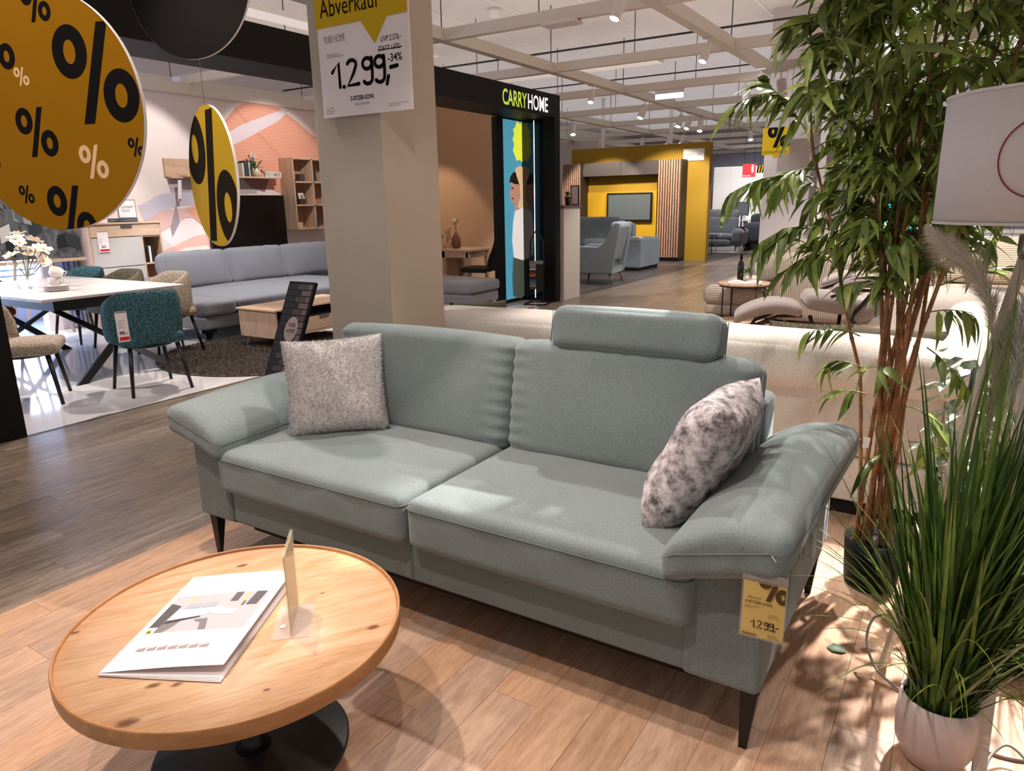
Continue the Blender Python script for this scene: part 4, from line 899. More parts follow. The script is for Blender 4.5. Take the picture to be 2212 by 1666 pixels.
pile(me, 42000, .035, rm, t, 21, .0035, lay=.9)

# television, wall shelf and its things
t = thing('television', 'large black flat television on the mural wall behind the grey sofa', 'television', (-9.96, 7.83, 1.3)); B().box(-.03, .03, -.74, .74, -.4, .41).build('housing', M['blackm'], t, bevel=.004); B().box(.03, .032, -.73, .73, -.39, .4).build('screen', mat('dark_screen', '120f10', rough=.25), t)
B().box(-.04, -.03, -.2, .2, -.15, .15).build('bracket', M['blackm'], t)
t = thing('wall_shelf', 'pale oak wall shelf with back panel over the television', 'shelf', (-9.99, 7.3, 2.0))
B().box(0, .02, -.82, .82, -.03, .23).build('back_panel', oakl, t); B().box(.02, .22, -.6, 1.12, -.03, -.005).build('board', oakl, t, bevel=.002); B().box(.02, .1, -.78, -.3, -.05, -.03).build('rail', oakl, t)
bkc = ['d8cdb8', '2b3a46', '3c4d5a', '243038', 'cbbfa6', '2e3f4c', 'b9ab95']
R = random.Random(2)
for k in range(6):
    c_ = bkc[k]; o = B().box(0, .15, 0, .024, 0, .2 + .02 * (k % 3)).build('book', mat('book_cloth_%d' % k, c_, rough=.7)); o.location = (-9.93, 7.68 + k * .03, 1.996)
    tag(o, ['pale', 'dark blue', 'slate', 'near-black', 'cream', 'navy'][k] + ' book standing in the row on the wall shelf, ' + ['first from the yellow disc', 'second from the yellow disc', 'third from the yellow disc', 'fourth from the yellow disc', 'fifth from the yellow disc', 'next to the flower pot'][k], 'book', 'books on the wall shelf')
green = mat('leaf_green', '4c6b24', rough=.5, mottle=.3, mscale=12); dgreen = mat('leaf_dark', '2c4516', rough=.45)
def leafy(par, n, c, R_, L_, m, seed, w=.2, up=.6, name='leaves', droop=.3):
    R = random.Random(seed); b = B()
    for k in range(n):
        d = Vector((R.uniform(-1, 1), R.uniform(-1, 1), R.uniform(-.1, 1) * up * 2)).normalized(); p = Vector(c); l = L_ * R.uniform(.6, 1.1); s = d.cross(Vector((0, 0, 1))); s = s.normalized() * l * w if s.length > .01 else Vector((l * w, 0, 0))
        p = p + d * R_ * R.random(); q1 = p + d * l * .5 + Vector((0, 0, -.0)); q2 = p + d * l + Vector((0, 0, -l * droop)); b.add([p, q1 + s, q2, q1 - s], [(0, 1, 2, 3)])
    return b.build(name, m, par, kind='stuff')
t = thing('flower_pot', 'cream pot with white orchid blossoms and leaves on the wall shelf', 'plant', (-9.86, 7.98, 1.996)); B().lathe([(.05, 0), (.075, .06), (.085, .13), (.078, .13), (.0, .1)], 20).build('pot', mat('cream_pot', 'dccbb4', rough=.5), t)
leafy(t, 30, (0, 0, .12), .05, .2, green, 5, .13, .5); leafy(t, 40, (0, 0, .24), .12, .05, M['white'], 6, .4, .8, 'blossoms', 0)
t = thing('letter_blocks', 'white decorative letter blocks spelling HOME on the wall shelf', 'ornament', (-9.85, 8.14, 1.996))
for k, ch in enumerate('HOME'):
    o = B().box(0, .03, k * .085, k * .085 + .075, 0, .085).build('letter_block', M['white'], t); text(ch, M['greyink'], o, (.0305, k * .085 + .01, .012), (0, 1, 0), (0, 0, 1), w=.055, h=.06, bold=.03)
def framebox(name, lab, cat, loc, sx, sy, sz, zs, ys, m, rz=0):
    t = thing(name, lab, cat, loc, rz)
    for y in ys: B().box(0, sx, y - .012, y + .012, 0, sz).build('upright', m, t)
    for z in zs: B().box(0, sx, ys[0], ys[-1], z - .012, z + .012).build('shelf_board', m, t)
    B().box(0, .012, ys[0], ys[-1], 0, sz).build('back_panel', mat('oak_shadow', 'a5846a', rough=.6) if 'oak_shadow' not in bpy.data.materials else bpy.data.materials['oak_shadow'], t); return t
framebox('wall_bookcase', 'pale oak open bookcase hung on the mural wall beside the pillar', 'bookcase', (-9.99, 8.6, 1.14), .32, .9, 1.17, [.01, .4, .78, 1.16], [0, .42, .85], oakz)
for (y, z, c_, s, lab) in ((8.75, 1.545, '3a2d2a', (.12, .14, .1), 'small brown box in the middle bay of the wall bookcase'), (8.8, 1.945, '4a3a33', (.1, .12, .11), 'dark brown box in the top bay of the wall bookcase'), (8.66, 1.165, 'c9ab84', (.1, .13, .09), 'small wooden box in the bottom bay of the wall bookcase')):
    o = B().box(0, s[0], 0, s[1], 0, s[2]).build('storage_box', mat('box_' + c_, c_)); o.location = (-9.86, y, z + .0); tag(o, lab, 'box')
o = B().box(0, .02, -.07, .07, 0, .2).build('picture_card', M['paperw']); o.location = (-9.82, 8.88, 1.545); o.rotation_euler = (0, -.2, .3); tag(o, 'white picture card leaning in the middle bay of the wall bookcase', 'picture'); B().box(.02, .021, -.05, .05, .09, .17).build('print', M['greyink'], o)
for k in range(5):
    o = B().box(0, .14, 0, .025, 0, .2).build('book', bpy.data.materials['book_cloth_%d' % (1 + k % 3)]); o.location = (-9.9, 9.05 + k * .029, [1.165, 1.945][k % 2 == 0]); tag(o, ['first','second','third','fourth','fifth'][k] + ' dark book ' + ['low', 'high'][k % 2 == 0] + ' in the bay of the wall bookcase nearest the pillar', 'book', 'books in the right bay of the wall bookcase')
# highboard
t = thing('highboard', 'pale oak highboard with grey doors and an open side behind the dining chairs', 'cabinet', (-10, 5.56, 0))
B().box(0, .42, -.52, .52, 1.33, 1.355).build('top', oakl, t, bevel=.003); B().box(0, .4, -.5, -.475, 0, 1.33).build('side_board', oakz, t); B().box(0, .4, .475, .5, 0, 1.33).build('side_board', oakz, t); B().box(0, .02, -.475, .475, 0, 1.33).build('back_panel', bpy.data.materials['wall_mural'] if 'wall_mural' in bpy.data.materials else M['wall'], t)
d = B().box(.38, .405, -.475, .475, 1.17, 1.325).build('drawer', oakl, t, bevel=.002); B().box(.405, .415, -.07, .08, 1.28, 1.325).build('handle', M['steel'], d)
gd = mat('grey_lacquer', 'b9b2ae', rough=.4); B().box(.38, .4, -.475, .2, .78, 1.16).build('door', gd, t, bevel=.002); B().box(.38, .4, -.475, .2, .4, .77).build('door', gd, t, bevel=.002); B().box(.38, .4, -.475, .2, .02, .39).build('door', gd, t, bevel=.002)
B().box(.02, .4, .2, .22, .0, 1.17).build('divider', oakz, t); 
for z in (.4, .78, 1.15): B().box(.02, .39, .22, .475, z, z + .02).build('shelf_board', oakl, t)
for k, (w, c_) in enumerate([(.03, '1c1a1b'), (.035, '15181d'), (.03, 'd9cfc2'), (.03, '1a1d22')]):
    o = B().box(0, .2, 0, w, 0, .22).build('book', mat('bind_%d' % k, c_, rough=.5)); o.location = (-9.85, 5.8 + k * .037, .802); tag(o, ['black', 'blue-black', 'cream', 'dark grey'][k] + ' book in the open side of the oak highboard, ' + ['leftmost', 'second', 'third', 'rightmost'][k], 'book', 'books in the highboard')
shelf_tag((-9.592, 5.16, .98), PI / 2, '259.-', 'white 259.- tag with red stripe on the oak highboard', w=.14, h=.27)
t = thing('framed_print', 'white framed print reading LOVE WHAT YOU DO on the highboard', 'picture', (-9.7, 5.66, 1.407)); B().box(0, .02, -.12, .13, 0, .24).build('frame', M['greyink'], t); B().box(.02, .022, -.11, .12, .01, .23).build('print', M['paperw'], t)
text('LOVE WHAT\nYOU DO', M['ink'], t, (.0225, -.08, .08), (0, 1, 0), (0, 0, 1), w=.17, h=.08)
for k, c_ in enumerate(['2c3138', '6c7680', '3b4248']):
    o = B().box(-.09, .09, -.16, .16, 0, .016).build('book', mat('flat_book_%d' % k, c_, rough=.5)); o.location = (-9.74, 5.62, 1.356 + k * .0165); o.rotation_euler = (0, 0, .06 * k); tag(o, ['bottom', 'middle', 'top'][k] + ' book of the flat stack under the framed print on the highboard', 'book', 'flat books on the highboard')
# mural prints
wm = bpy.data.objects['wall_mural']
def mural(name, px, c, d, tex=False):
    key = 'mural_' + c; m = bpy.data.materials.get(key) or (ribbed(key, c, 'c98b72', 9, 'Z', .0) if tex else mat(key, c, rough=.85))
    b = B(); b.poly([(-9.999 + d, v, z) for v, z in px]); return b.build(name, m, wm)
mural('leaf_print', [(7.564, 2.778), (7.837, 3.046), (8.04, 3.134), (8.18, 3.183), (8.684, 3.126), (9.058, 2.937), (9.37, 2.748), (9.557, 2.682), (9.507, 1.237), (8.895, 1.57), (8.515, 1.763), (8.147, 1.873), (7.799, 1.976), (7.581, 2.286)], 'e3a994', .002, True)
for q in [[(7.81, 3.036), (7.93, 2.965), (8.96, 2.113), (8.903, 2.066), (7.881, 2.926)]]: mural('vein_print', q, 'cf8f78', .0045)
mural('brush_print', [(7.451, 2.553), (7.907, 2.79), (8.677, 3.067), (8.927, 3.104), (8.657, 2.905), (8.062, 2.626), (7.511, 2.386)], 'd3c6cc', .006)
mural('shape_print', [(6.501, 1.965), (8.161, 1.983), (8.084, 1.74), (6.561, 1.678)], 'b6a8ad', .002)
mural('shape_print', [(7.842, 1.97), (8.347, 1.964), (8.245, 1.763), (7.959, 1.834)], '96696a', .004)
mural('shape_print', [(6.018, 1.566), (6.371, 1.724), (6.632, 1.757), (7.338, 1.739), (7.072, 1.588), (6.603, 1.559), (6.068, 1.354)], 'c8c3d2', .003)
mural('shape_print', [(6.066, 1.341), (6.373, 1.496), (6.749, 1.523), (6.994, 1.602), (7.327, 1.655), (7.372, 1.373), (6.73, 1.389), (6.329, 1.201)], 'd9b3aa', .0045)
mural('shape_print', [(6.47, 1.262), (6.608, 1.592), (6.629, 1.324), (6.478, 1.115)], '9c9096', .006)
mural('shape_print', [(6.744, 1.49), (7.327, 1.655), (7.278, 1.304), (7.024, 1.243)], 'dd9f84', .0055)
mural('shape_print', [(6.249, 0.907), (6.52, 0.991), (6.845, 1.111), (7.259, 1.163), (7.484, 0.936), (7.454, 0.719), (6.328, 0.699)], 'e5b7a8', .003)
mural('shape_print', [(6.27, 0.805), (6.666, 0.948), (7.065, 0.96), (7.2, 0.737), (6.47, 0.653)], 'f1e2d5', .005)
o = B().box(0, .012, 0, .05, 0, .3).build('wall_leaflet', M['paperw']); o.location = (-9.93, 6.6, 1.63); o.rotation_euler = (0, .2, 0); tag(o, 'narrow white leaflet hanging on a thread under the wall shelf', 'leaflet'); B().box(.012, .013, .005, .045, .0, .03).build('red_end', M['red'], o); B().tube([(.006, .025, .3), (-.03, .01, .4)], .001, 4).build('thread', M['ink'], o)
# poster of a crowned figure as generic city collage, on an easel; curtain
t = thing('city_poster', 'black and white city collage poster on a wooden easel behind the vase', 'poster', (-9.6, 4.35, .95)); gy = ['2a2f33', '8c8a88', '51565a', 'b9b5b0', '17191b']
B().box(-.02, 0, -.75, .6, .0, 1.05).build('panel', mat('poster_grey', '6e6e6e', mottle=.6, mscale=7, col2='24282b'), t)
R = random.Random(8); pn = t.children[0]
for k in range(16):
    y = R.uniform(-.7, .45); z = R.uniform(.02, .7); w, h = R.uniform(.06, .2), R.uniform(.1, .3); sk = R.uniform(-.08, .08); b = B(); b.poly([(.001 + .0004 * k, y, z), (.001 + .0004 * k, y + w, z + sk), (.001 + .0004 * k, y + w, z + h + sk), (.001 + .0004 * k, y, z + h)]); b.build('collage_print', mat('cg_%d' % (k % 5), gy[k % 5], rough=.6) if k < 5 else bpy.data.materials['cg_%d' % (k % 5)], pn)
for k in range(11):
    a = math.radians(20 + 13 * k); c0 = (-.12, .42); b = B(); b.poly([(.01, c0[0] + .2 * math.cos(a - .04), c0[1] + .2 * math.sin(a - .04)), (.01, c0[0] + .27 * math.cos(a), c0[1] + .27 * math.sin(a)), (.01, c0[0] + .2 * math.cos(a + .04), c0[1] + .2 * math.sin(a + .04))]); b.build('ray_print', bpy.data.materials['cg_4'], pn)
B().box(0, .03, -.5, .62, -.05, -.01).build('easel_ledge', oakl, t); B().tube([(-.02, .35, -.95), (-.05, .1, 1.0)], .018, 6).tube([(-.02, -.35, -.95), (-.05, 0, 1.0)], .018, 6).tube([(-.5, .05, -.95), (-.06, .05, .9)], .018, 6).build('easel_legs', oakz, t)
t = thing('curtain', 'pale blue-grey curtain hanging left of the oak highboard', 'curtain', (-9.95, 5.0, 0)); b = B(); n = 48
for i in range(n + 1): y = -.35 + .72 * i / n * 1.0; x = .05 * math.sin(i * .8) + .02 * math.sin(i * .37); b.v += [(x, y * .55, .02), (x * .8, y * .55, 3.1)]
for i in range(n): b.f.append((2 * i, 2 * i + 2, 2 * i + 3, 2 * i + 1)); b.sm.append(True)
b.build('cloth', fabric('curtain_blue', '9aa3c4', mottle=.1), t); B().tube([(0, -.6, 3.12), (0, .3, 3.12)], .012, 6).build('rail', M['steel'], t)
# ------------------------------------------------------------------ desk corner by the tan wall
t = thing('desk', 'oak desk against the tan wall right of the pillar', 'desk', (-7.24, 9.75, 0)); B().box(-.3, .3, -.02, .62, .74, .78).build('top', oakl, t, bevel=.004); B().box(-.28, .26, .0, .58, .64, .74).build('drawer_box', oakl, t)
for y in (.54, -.0):
    for x in (-.28, .22): B().box(x, x + .06, y, y + .06, 0, .74).build('leg', oakz, t)
t = thing('dried_flower_vase', 'brown vase with dried white blossoms on the oak desk', 'vase', (-7.35, 9.95, .78)); B().lathe([(.05, 0), (.08, .05), (.075, .17), (.03, .24), (.028, .27), (.02, .27), (.0, .1)], 20).build('vase_body', mat('brown_glaze', '7a5240', rough=.3, mottle=.4, mscale=20), t)
leafy(t, 60, (0, 0, .38), .14, .05, mat('dried_bloom', 'cdb59c', rough=.8), 3, .4, .9, 'blossoms', 0); [B().tube([(0, 0, .26), (R.uniform(-.06, .06), R.uniform(-.06, .06), .45)], .002, 4).build('stem', M['under'], t) for k in range(4)]
t = thing('cantilever_chair', 'black high-back cantilever chair beside the oak desk', 'chair', (-6.8, 9.8, 0), math.radians(104)); bk = mat('black_cloth', '171414', rough=.85)
cush('seat', bk, t, (0, .02, .47), .46, .46, .07, r=.03, puff=.01); b = B(); n = 12
for i in range(n + 1):
    z = .44 + .66 * i / n; y = -.22 - .05 * math.sin(i / n * PI * 1.0) * (1) - .12 * (i / n) ** 2 + .03 * math.sin(i / n * 6); b.v += [(-.22, y, z), (.22, y, z), (.22, y - .05, z), (-.22, y - .05, z)]
for i in range(n):
    for k in range(4): k2 = (k + 1) % 4; b.f.append((i * 4 + k, i * 4 + k2, i * 4 + 4 + k2, i * 4 + 4 + k)); b.sm.append(True)
b.f += [(3, 2, 1, 0), (n * 4, n * 4 + 1, n * 4 + 2, n * 4 + 3)]; b.sm += [False] * 2; b.build('backrest', bk, t, bevel=.008)
b = B(); [b.tube([(s * .2, -.2, .43), (s * .2, .2, .43), (s * .2, .24, .4), (s * .2, .24, .04), (s * .2, .2, .015), (s * .2, -.25, .015)], .013, 6) for s in (-1, 1)]; b.tube([(-.2, -.25, .015), (.2, -.25, .015)], .013, 6); b.build('cantilever_frame', M['blackm'], t)
# swatch stand
t = thing('swatch_stand', 'black stand with hanging fabric swatches before the backlit poster', 'display stand', (-5.52, 9.5, 0), .25)
B().tube([(0, .0, .62), (-.1, 0, .66), (-.1, 0, .95), (0, 0, 1.12), (.1, 0, .95), (.1, 0, .02)], .013, 6).build('house_frame', M['blackm'], t); B().box(-.16, .2, -.2, -.17, 0, .02).box(-.16, .2, .12, .15, 0, .02).box(-.16, -.13, -.2, .15, 0, .02).box(.17, .2, -.2, .15, 0, .02).build('floor_frame', M['blackm'], t)
sc = ['b9a89a', '8a8d90', 'c5bcb0', '4a2e2c', 'a33f33', 'b57a3c', '2b2f38', '35507a', '4b6f8a', '6d7f6c', '8f8a84', '3d3b3c']
for k in range(12): B().box(-.1, .0, -.05, .05, .58 - k * .032, .606 - k * .032).build('swatch', mat('swatch_' + str(k), sc[k], rough=.8), t)
B().box(.01, .1, -.06, .06, .2, .6).build('sample_book', mat('dark_pvc', '1c1816', rough=.3), t); B().box(-.1, .1, -.062, .06, .606, .65).build('swatch_holder', M['greyink'], t)

# ------------------------------------------------------------------ armchair zone
bl = fabric('dusty_blue', '828d93', scale=400, bump=.3, mottle=.12)
legw = wood('beech_leg', '9a6a4a', '7a4c33', rough=.5, axis='Z', per_object=False)
t = thing('wing_armchair', 'dusty blue high-back armchair on tapered wooden legs beside the aisle', 'armchair', (-5.95, 12.62, 0), math.radians(97))
def side_prof(x0, x1, pts, nm, bv=.02, m=bl):
    b = B(); n = len(pts); b.add([(x0, y, z) for y, z in pts] + [(x1, y, z) for y, z in pts], [tuple(range(n)), tuple(reversed(range(n, 2 * n)))] + [((i + 1) % n, i, n + i, n + (i + 1) % n) for i in range(n)]); return b.build(nm, m, t, bevel=bv, seg=3)
PF = [(.38, .2), (.42, .66), (.3, .71), (-.1, .7), (-.22, .78), (-.36, 1.08), (-.44, 1.14), (-.52, 1.12), (-.5, .9), (-.38, .2)]
side_prof(-.42, -.34, PF, 'side_panel', .025); side_prof(.34, .42, PF, 'side_panel', .025)
cush('seat_cushion', bl, t, (0, .08, .4), .68, .7, .2, r=.05, puff=.02, n=10); cush('back_cushion', bl, t, (0, -.33, .78), .7, .2, .74, rot=(.28, 0, 0), r=.07, puff=0, side=.0, n=12)
B().box(-.34, .34, -.36, .38, .2, .32).build('base', bl, t)
for sx in (-1, 1):
    for sy, yy_ in ((1, .3), (-1, -.32)): B().tube([(sx * .36, yy_ + sy * .04, 0), (sx * .32, yy_, .2)], [.016, .03], 8).build('leg', legw, t)
t = thing('armchair_zone_sofa', 'dusty blue tufted sofa behind the wing armchair', 'sofa', (-7.4, 14.6, 0))
B().box(-.9, .9, -.35, .5, .12, .4).build('base', bl, t, bevel=.03); cush('seat_cushion', bl, t, (0, -.05, .44), 1.7, .75, .16, r=.05, puff=.03, n=10)
o = cush('tufted_back', bl, t, (0, .32, .8), 1.75, .22, .76, rot=(-.12, 0, 0), r=.08, puff=0, n=18, taper=lambda p: Vector((p.x, p.y - (.02 * math.sin(p.x * 11) * math.sin(p.z * 14) if p.y < 0 else 0), p.z)))
cush('lumbar_cushion', bl, t, (.45, .1, .6), .7, .16, .22, r=.06, puff=.01)
for x in (-.8, .8): B().tube([(x, -.3, 0), (x, -.28, .13)], [.02, .03], 8).build('leg', legw, t)
t = tag(B().box(-.04, .04, -.005, .0, 0, .2).build('price_tag', M['yel']), 'small yellow tag on the corner of the tufted blue sofa back', 'price tag'); t.location = (-6.5, 14.5, .86)
bl2 = fabric('speckled_grey', '838d92', scale=300, bump=.3, mottle=.3)
t = thing('sofa_end', 'speckled grey sofa end block behind the wing armchair by the aisle', 'sofa', (-6.5, 15.3, 0)); B().box(-.55, .42, -.3, .9, .06, .7).build('body', bl2, t, bevel=.04, seg=3); B().box(-.5, .38, -.26, .86, 0, .06).build('plinth', M['under'], t)
cush('back_cushion', bl2, t, (-.3, .5, .84), .5, .3, .36, r=.1, n=8)
o = B().box(-.14, .14, -.1, .1, 0, .015).box(-.1, .12, -.12, .08, .015, .03).build('magazines', M['paperw']); o.location = (-6.3, 15.25, .705); tag(o, 'open magazines lying on the speckled grey sofa end', 'magazine')
t = thing('low_partition', 'waist-high white partition with brown cap right of the black portal', 'partition', (-5.8, 10.0, 0)); B().box(0, .48, 0, .55, 0, 1.42).build('panel', M['white'], t); B().box(-.02, .5, -.02, .57, 1.42, 1.46).build('cap', mat('brown_cap', '6e625c'), t)
t = thing('potted_grass', 'small green plant in a black pot on the partition beside the black portal', 'plant', (-5.36, 10.2, 1.461)); B().lathe([(.035, 0), (.045, .13), (.0, .12)], 14).build('pot', M['blackm'], t); leafy(t, 50, (0, 0, .13), .03, .12, green, 9, .08, 1)
t = thing('framed_picture', 'small black framed picture standing on the partition beside the portal', 'picture', (-5.42, 10.42, 1.461)); B().box(0, .14, 0, .02, 0, .3).build('frame', M['blackm'], t); B().box(.015, .125, -.002, 0, .015, .285).build('print', M['paper'], t)

# ------------------------------------------------------------------ yellow display wall with media unit
YW = mat('mustard_wall', 'a8821a', rough=.7, mottle=.06, mscale=40)
t = thing('yellow_display_wall', 'free-standing mustard yellow display wall at the end of the hall', 'display wall', (0, 18.2, 0))
B().box(-9.44, -5.64, 0, .22, 0, 2.89).build('wall_panel', YW, t); B().box(-5.64, -5.62, 0, .22, 0, 2.89).build('edge_strip', mat('edge_ochre', '8d6d2a'), t)
pl = B().box(-6.29, -5.76, -.03, -.005, 2.46, 2.74).build('brand_plate', M['paperw'], t); text('CARRY', mat('olive_letters', 'a3a05a'), pl, (-6.26, -.031, 2.57), (1, 0, 0), (0, 0, 1), w=.22, h=.06, bold=.02); text('HOME', mat('faint_letters', 'd0cccc'), pl, (-6.03, -.031, 2.57), (1, 0, 0), (0, 0, 1), w=.2, h=.06, bold=.02)
for x in (-6.27, -5.78):
    for z in (2.48, 2.72): B().lathe([(.0, 0), (.008, .0), (.008, .004), (0, .004)], 8, c=(x, -.034, z)).build('plate_screw', M['ink'], pl)
t = thing('media_wall_unit', 'anthracite media wall unit with two slatted wood columns on the yellow wall', 'wall unit', (0, 17.75, 0))
an = mat('anthracite', '524a48', rough=.55); ad_ = mat('anthracite_side', '3a3026', rough=.6); slw = wood('larch_slat', 'd9ae90', '9b6047', rough=.6, axis='Z', per_object=True, var=.12, scale=2)
for (a, e) in ((-9.47, -8.92), (-6.76, -6.17)):
    B().box(a, e, 0, .44, .1, 2.49).build('column_body', ad_, t); n = 9
    for i in range(n): w = (e - a) / n; B().box(a + i * w + .004, a + i * w + w * .55, -.03, 0, .1, 2.49).build('slat', slw, t)
    B().box(a + .03, e - .0, .02, .42, 0, .1).build('plinth', M['under'], t)
B().box(-8.92, -7.84, .1, .44, 2.16, 2.5).build('upper_cabinet', an, t, bevel=.003); B().box(-7.835, -6.76, .1, .44, 2.16, 2.5).build('upper_cabinet', an, t, bevel=.003)
B().box(-8.92, -6.76, -.05, .44, .42, .47).build('sideboard_top', an, t); B().box(-8.92, -7.85, 0, .44, .08, .42).build('drawer', mat('anthracite_front', '453c3a', rough=.5), t, bevel=.004); B().box(-7.84, -6.76, 0, .44, .08, .42).build('drawer', bpy.data.materials['anthracite_front'], t, bevel=.004)
yp = mat('lit_wall_yellow', 'd0a01c', rough=.6); B().box(-8.92, -6.95, .4, .445, .47, 1.75).build('lit_wall_patch', yp, t)  # sheet in brighter yellow: lamplight on the wall put into the colour
t = thing('television', 'grey screened television in black frame on the yellow wall unit', 'television', (-7.68, 18.07, 1.355)); B().box(-.64, .64, 0, .06, -.37, .37).build('housing', M['blackm'], t, bevel=.01); B().box(-.59, .59, -.002, 0, -.32, .32).build('screen', mat('grey_screen', '5d6466', rough=.2, emit=.08), t)
shelf_tag((-7.3, 17.735, .05), 0, '599.-', 'white tag on the low cabinet of the yellow wall unit', w=.14, h=.33)
for x, y in ((-8.7, 18.6), (-6.9, 18.9)): 
    o = B().lathe([(.05, 0), (.05, 4.18)], 12).build('ceiling_post', M['white']); o.location = (x, y, 0); tag(o, 'thin white round post rising behind the yellow wall, ' + ('left' if x < -8 else 'right') + ' one', 'post')

# ------------------------------------------------------------------ far recliner group
dk = fabric('charcoal_cloth', '55575a', scale=300, mottle=.12); dk2 = fabric('anthracite_cloth', '34343c', scale=300, mottle=.12)
t = thing('recliner_sofa', 'dark grey reclining sofa with chrome foot beyond the yellow wall', 'sofa', (-6.3, 22.0, 0))
B().box(-.7, .35, -.4, .5, .15, .4).build('base', dk, t, bevel=.05); cush('seat_cushion', dk, t, (-.2, -.12, .42), 1.1, .75, .2, r=.08, n=8); cush('foot_cushion', dk, t, (-.2, -.45, .26), 1.1, .16, .2, r=.06, n=8)
cush('backrest', dk, t, (-.2, .36, .72), 1.1, .24, .56, rot=(-.15, 0, 0), r=.09, n=10); cush('head_cushion', dk, t, (-.2, .42, 1.07), 1.1, .2, .26, rot=(-.1, 0, 0), r=.08, n=8)
cush('arm_rest', dk, t, (.52, .02, .42), .3, .95, .5, r=.13, n=10); B().tube([(.5, -.42, 0), (.5, -.3, .15)], .02, 6).tube([(.62, .4, 0), (.55, .35, .15)], .02, 6).build('chrome_foot', M['steel'], t)
o = B().box(-.1, .1, -.15, .15, 0, .02).build('remote_tray', M['ink']); o.location = (-5.75, 22.0, .69); tag(o, 'black tray lying on the dark sofa arm', 'tray')
t = thing('armchair', 'anthracite armchair behind the dark reclining sofa', 'armchair', (-5.5, 23.0, 0)); cush('shell', dk2, t, (0, 0, .5), .7, .9, .6, r=.12, n=8); cush('backrest', dk2, t, (0, .35, .75), .65, .25, .6, r=.1, n=8); B().box(-.3, .3, -.4, .4, .0, .22).build('base', M['under'], t)
t = thing('wire_side_table', 'small black metal side table in front of the dark sofa', 'table', (-6.45, 21.0, 0))
for x in (-.2, .2): B().tube([(x, -.2, 0), (x, -.2, .5), (x, .2, .5), (x, .2, 0), (x, -.2, 0)], .012, 5).build('side_frame', M['blackm'], t)
B().box(-.22, .22, -.22, .22, .5, .515).build('top', M['blackm'], t)
o = B().box(-1.1, .35, -.7, .1, 0, .012).build('area_rug', mat('greige_rug', '8a7f79', rough=.95, bump=.4)); o.location = (-6.0, 21.6, 0.0); tag(o, 'greige rug under the dark reclining sofa', 'rug')
t = thing('wardrobe', 'tall white wardrobe at the far end of the hall', 'wardrobe', (-7.0, 26.5, 0))
for k in range(3): o = B().box(-1.0 + k * .6, -.41 + k * .6, 0, .02, .05, 2.6).build('door', M['white'], t); B().box(-.47 + k * .6, -.45 + k * .6, -.03, 0, .9, 1.4).build('handle', M['steel'], o)
B().box(-1.02, .8, .02, .6, 0, 2.63).build('carcass', M['white'], t)
t = thing('television', 'black television standing beside the far white table', 'television', (-6.35, 24.2, 1.0)); B().box(-.22, .22, 0, .05, 0, .42).box(-.02, .02, 0, .04, -1.0, 0).build('housing', M['blackm'], t); B().box(-.2, .2, -.002, 0, .02, .4).build('screen', mat('grey_screen_far', '6a6c70', rough=.2), t); B().box(-.15, .15, -.1, .15, -1.0, -.98).build('foot', M['blackm'], t)
t = thing('counter_table', 'white counter table with papers left of the white pillar', 'table', (-6.0, 24.3, 0)); B().box(-.3, .3, -.3, .3, .82, .86).build('top', M['white'], t); B().box(-.27, -.23, -.27, .27, 0, .82).box(.23, .27, -.27, .27, 0, .82).build('side_legs', M['white'], t)
o = B().box(-.15, .15, 0, .01, 0, .24).build('paper_display', M['paperw']); o.location = (-6.05, 24.2, .861); o.rotation_euler = (-.2, 0, 0); tag(o, 'white leaflet display standing on the far counter table', 'display')
t = thing('red_sign', 'red hanging sign with white exclamation mark left of the pillar', 'hanging sign', (-6.12, 23.9, 2.18)); B().box(-.2, .2, 0, .01, 0, .4).build('plate', mat('signal_red', 'cf1f27', emit=.25), t)
B().box(.08, .14, -.004, 0, .14, .36).lathe([(.0, -.003), (.035, -.003), (.035, .0), (0, 0)], 14, c=(.11, -.002, .08)).build('exclamation_print', mat('white_print', 'ffffff', emit=.3), t)
text('Stark reduziert', bpy.data.materials['white_print'], t, (-.18, -.002, .03), (1, 0, 0), (0, 0, 1), w=.24, h=.04)
B().tube([(-.15, .005, .4), (-.15, .005, 2.0)], .004, 5).tube([(.15, .005, .4), (.15, .005, 2.0)], .004, 5).build('wires', M['darksteel'], t)
t = thing('striped_sign', 'yellow and black striped sign corner beside the red sign', 'hanging sign', (-5.83, 24.1, 2.3)); b = B(); B().box(-.1, .14, 0, .01, 0, .24).build('plate', M['yel'], t)
for k in range(3): b.poly([(-.1 + k * .08, -.001, 0), (-.06 + k * .08, -.001, 0), (-.02 + k * .08, -.001, .24), (-.06 + k * .08, -.001, .24)])
b.build('stripe_print', M['ink'], t); B().tube([(0, .005, .24), (0, .005, 1.88)], .004, 5).build('wire', M['darksteel'], t)
# things on and behind the low white panels
o_ = bpy.data.objects['side_panel.002'] if False else None
t = thing('speaker_box', 'black box shaped loudspeaker on the ledge behind the bamboo', 'loudspeaker', (-2.14, 12.5, 1.471)); B().box(-.1, .1, -.08, .08, 0, .33).build('cabinet', M['blackm'], t, bevel=.006); B().lathe([(.0, 0), (.05, 0), (.055, .004)], 16).build('cone', M['darksteel'], t)
t.children[1].rotation_euler = (PI / 2, 0, 0); t.children[1].location = (0, -.081, .12)
t = thing('price_sign', 'red and white price sign reading 549.- behind the bamboo', 'price sign', (-2.42, 12.36, 1.471)); B().box(-.12, .1, 0, .01, .1, .42).build('card', M['paperw'], t); B().box(-.12, .1, -.003, 0, .27, .42).build('red_field', M['red'], t); text('549.-', M['ink'], t, (-.1, -.002, .16), (1, 0, 0), (0, 0, 1), w=.17, h=.06, bold=.02); B().box(-.02, .0, 0, .02, 0, .1).build('foot', M['steel'], t)
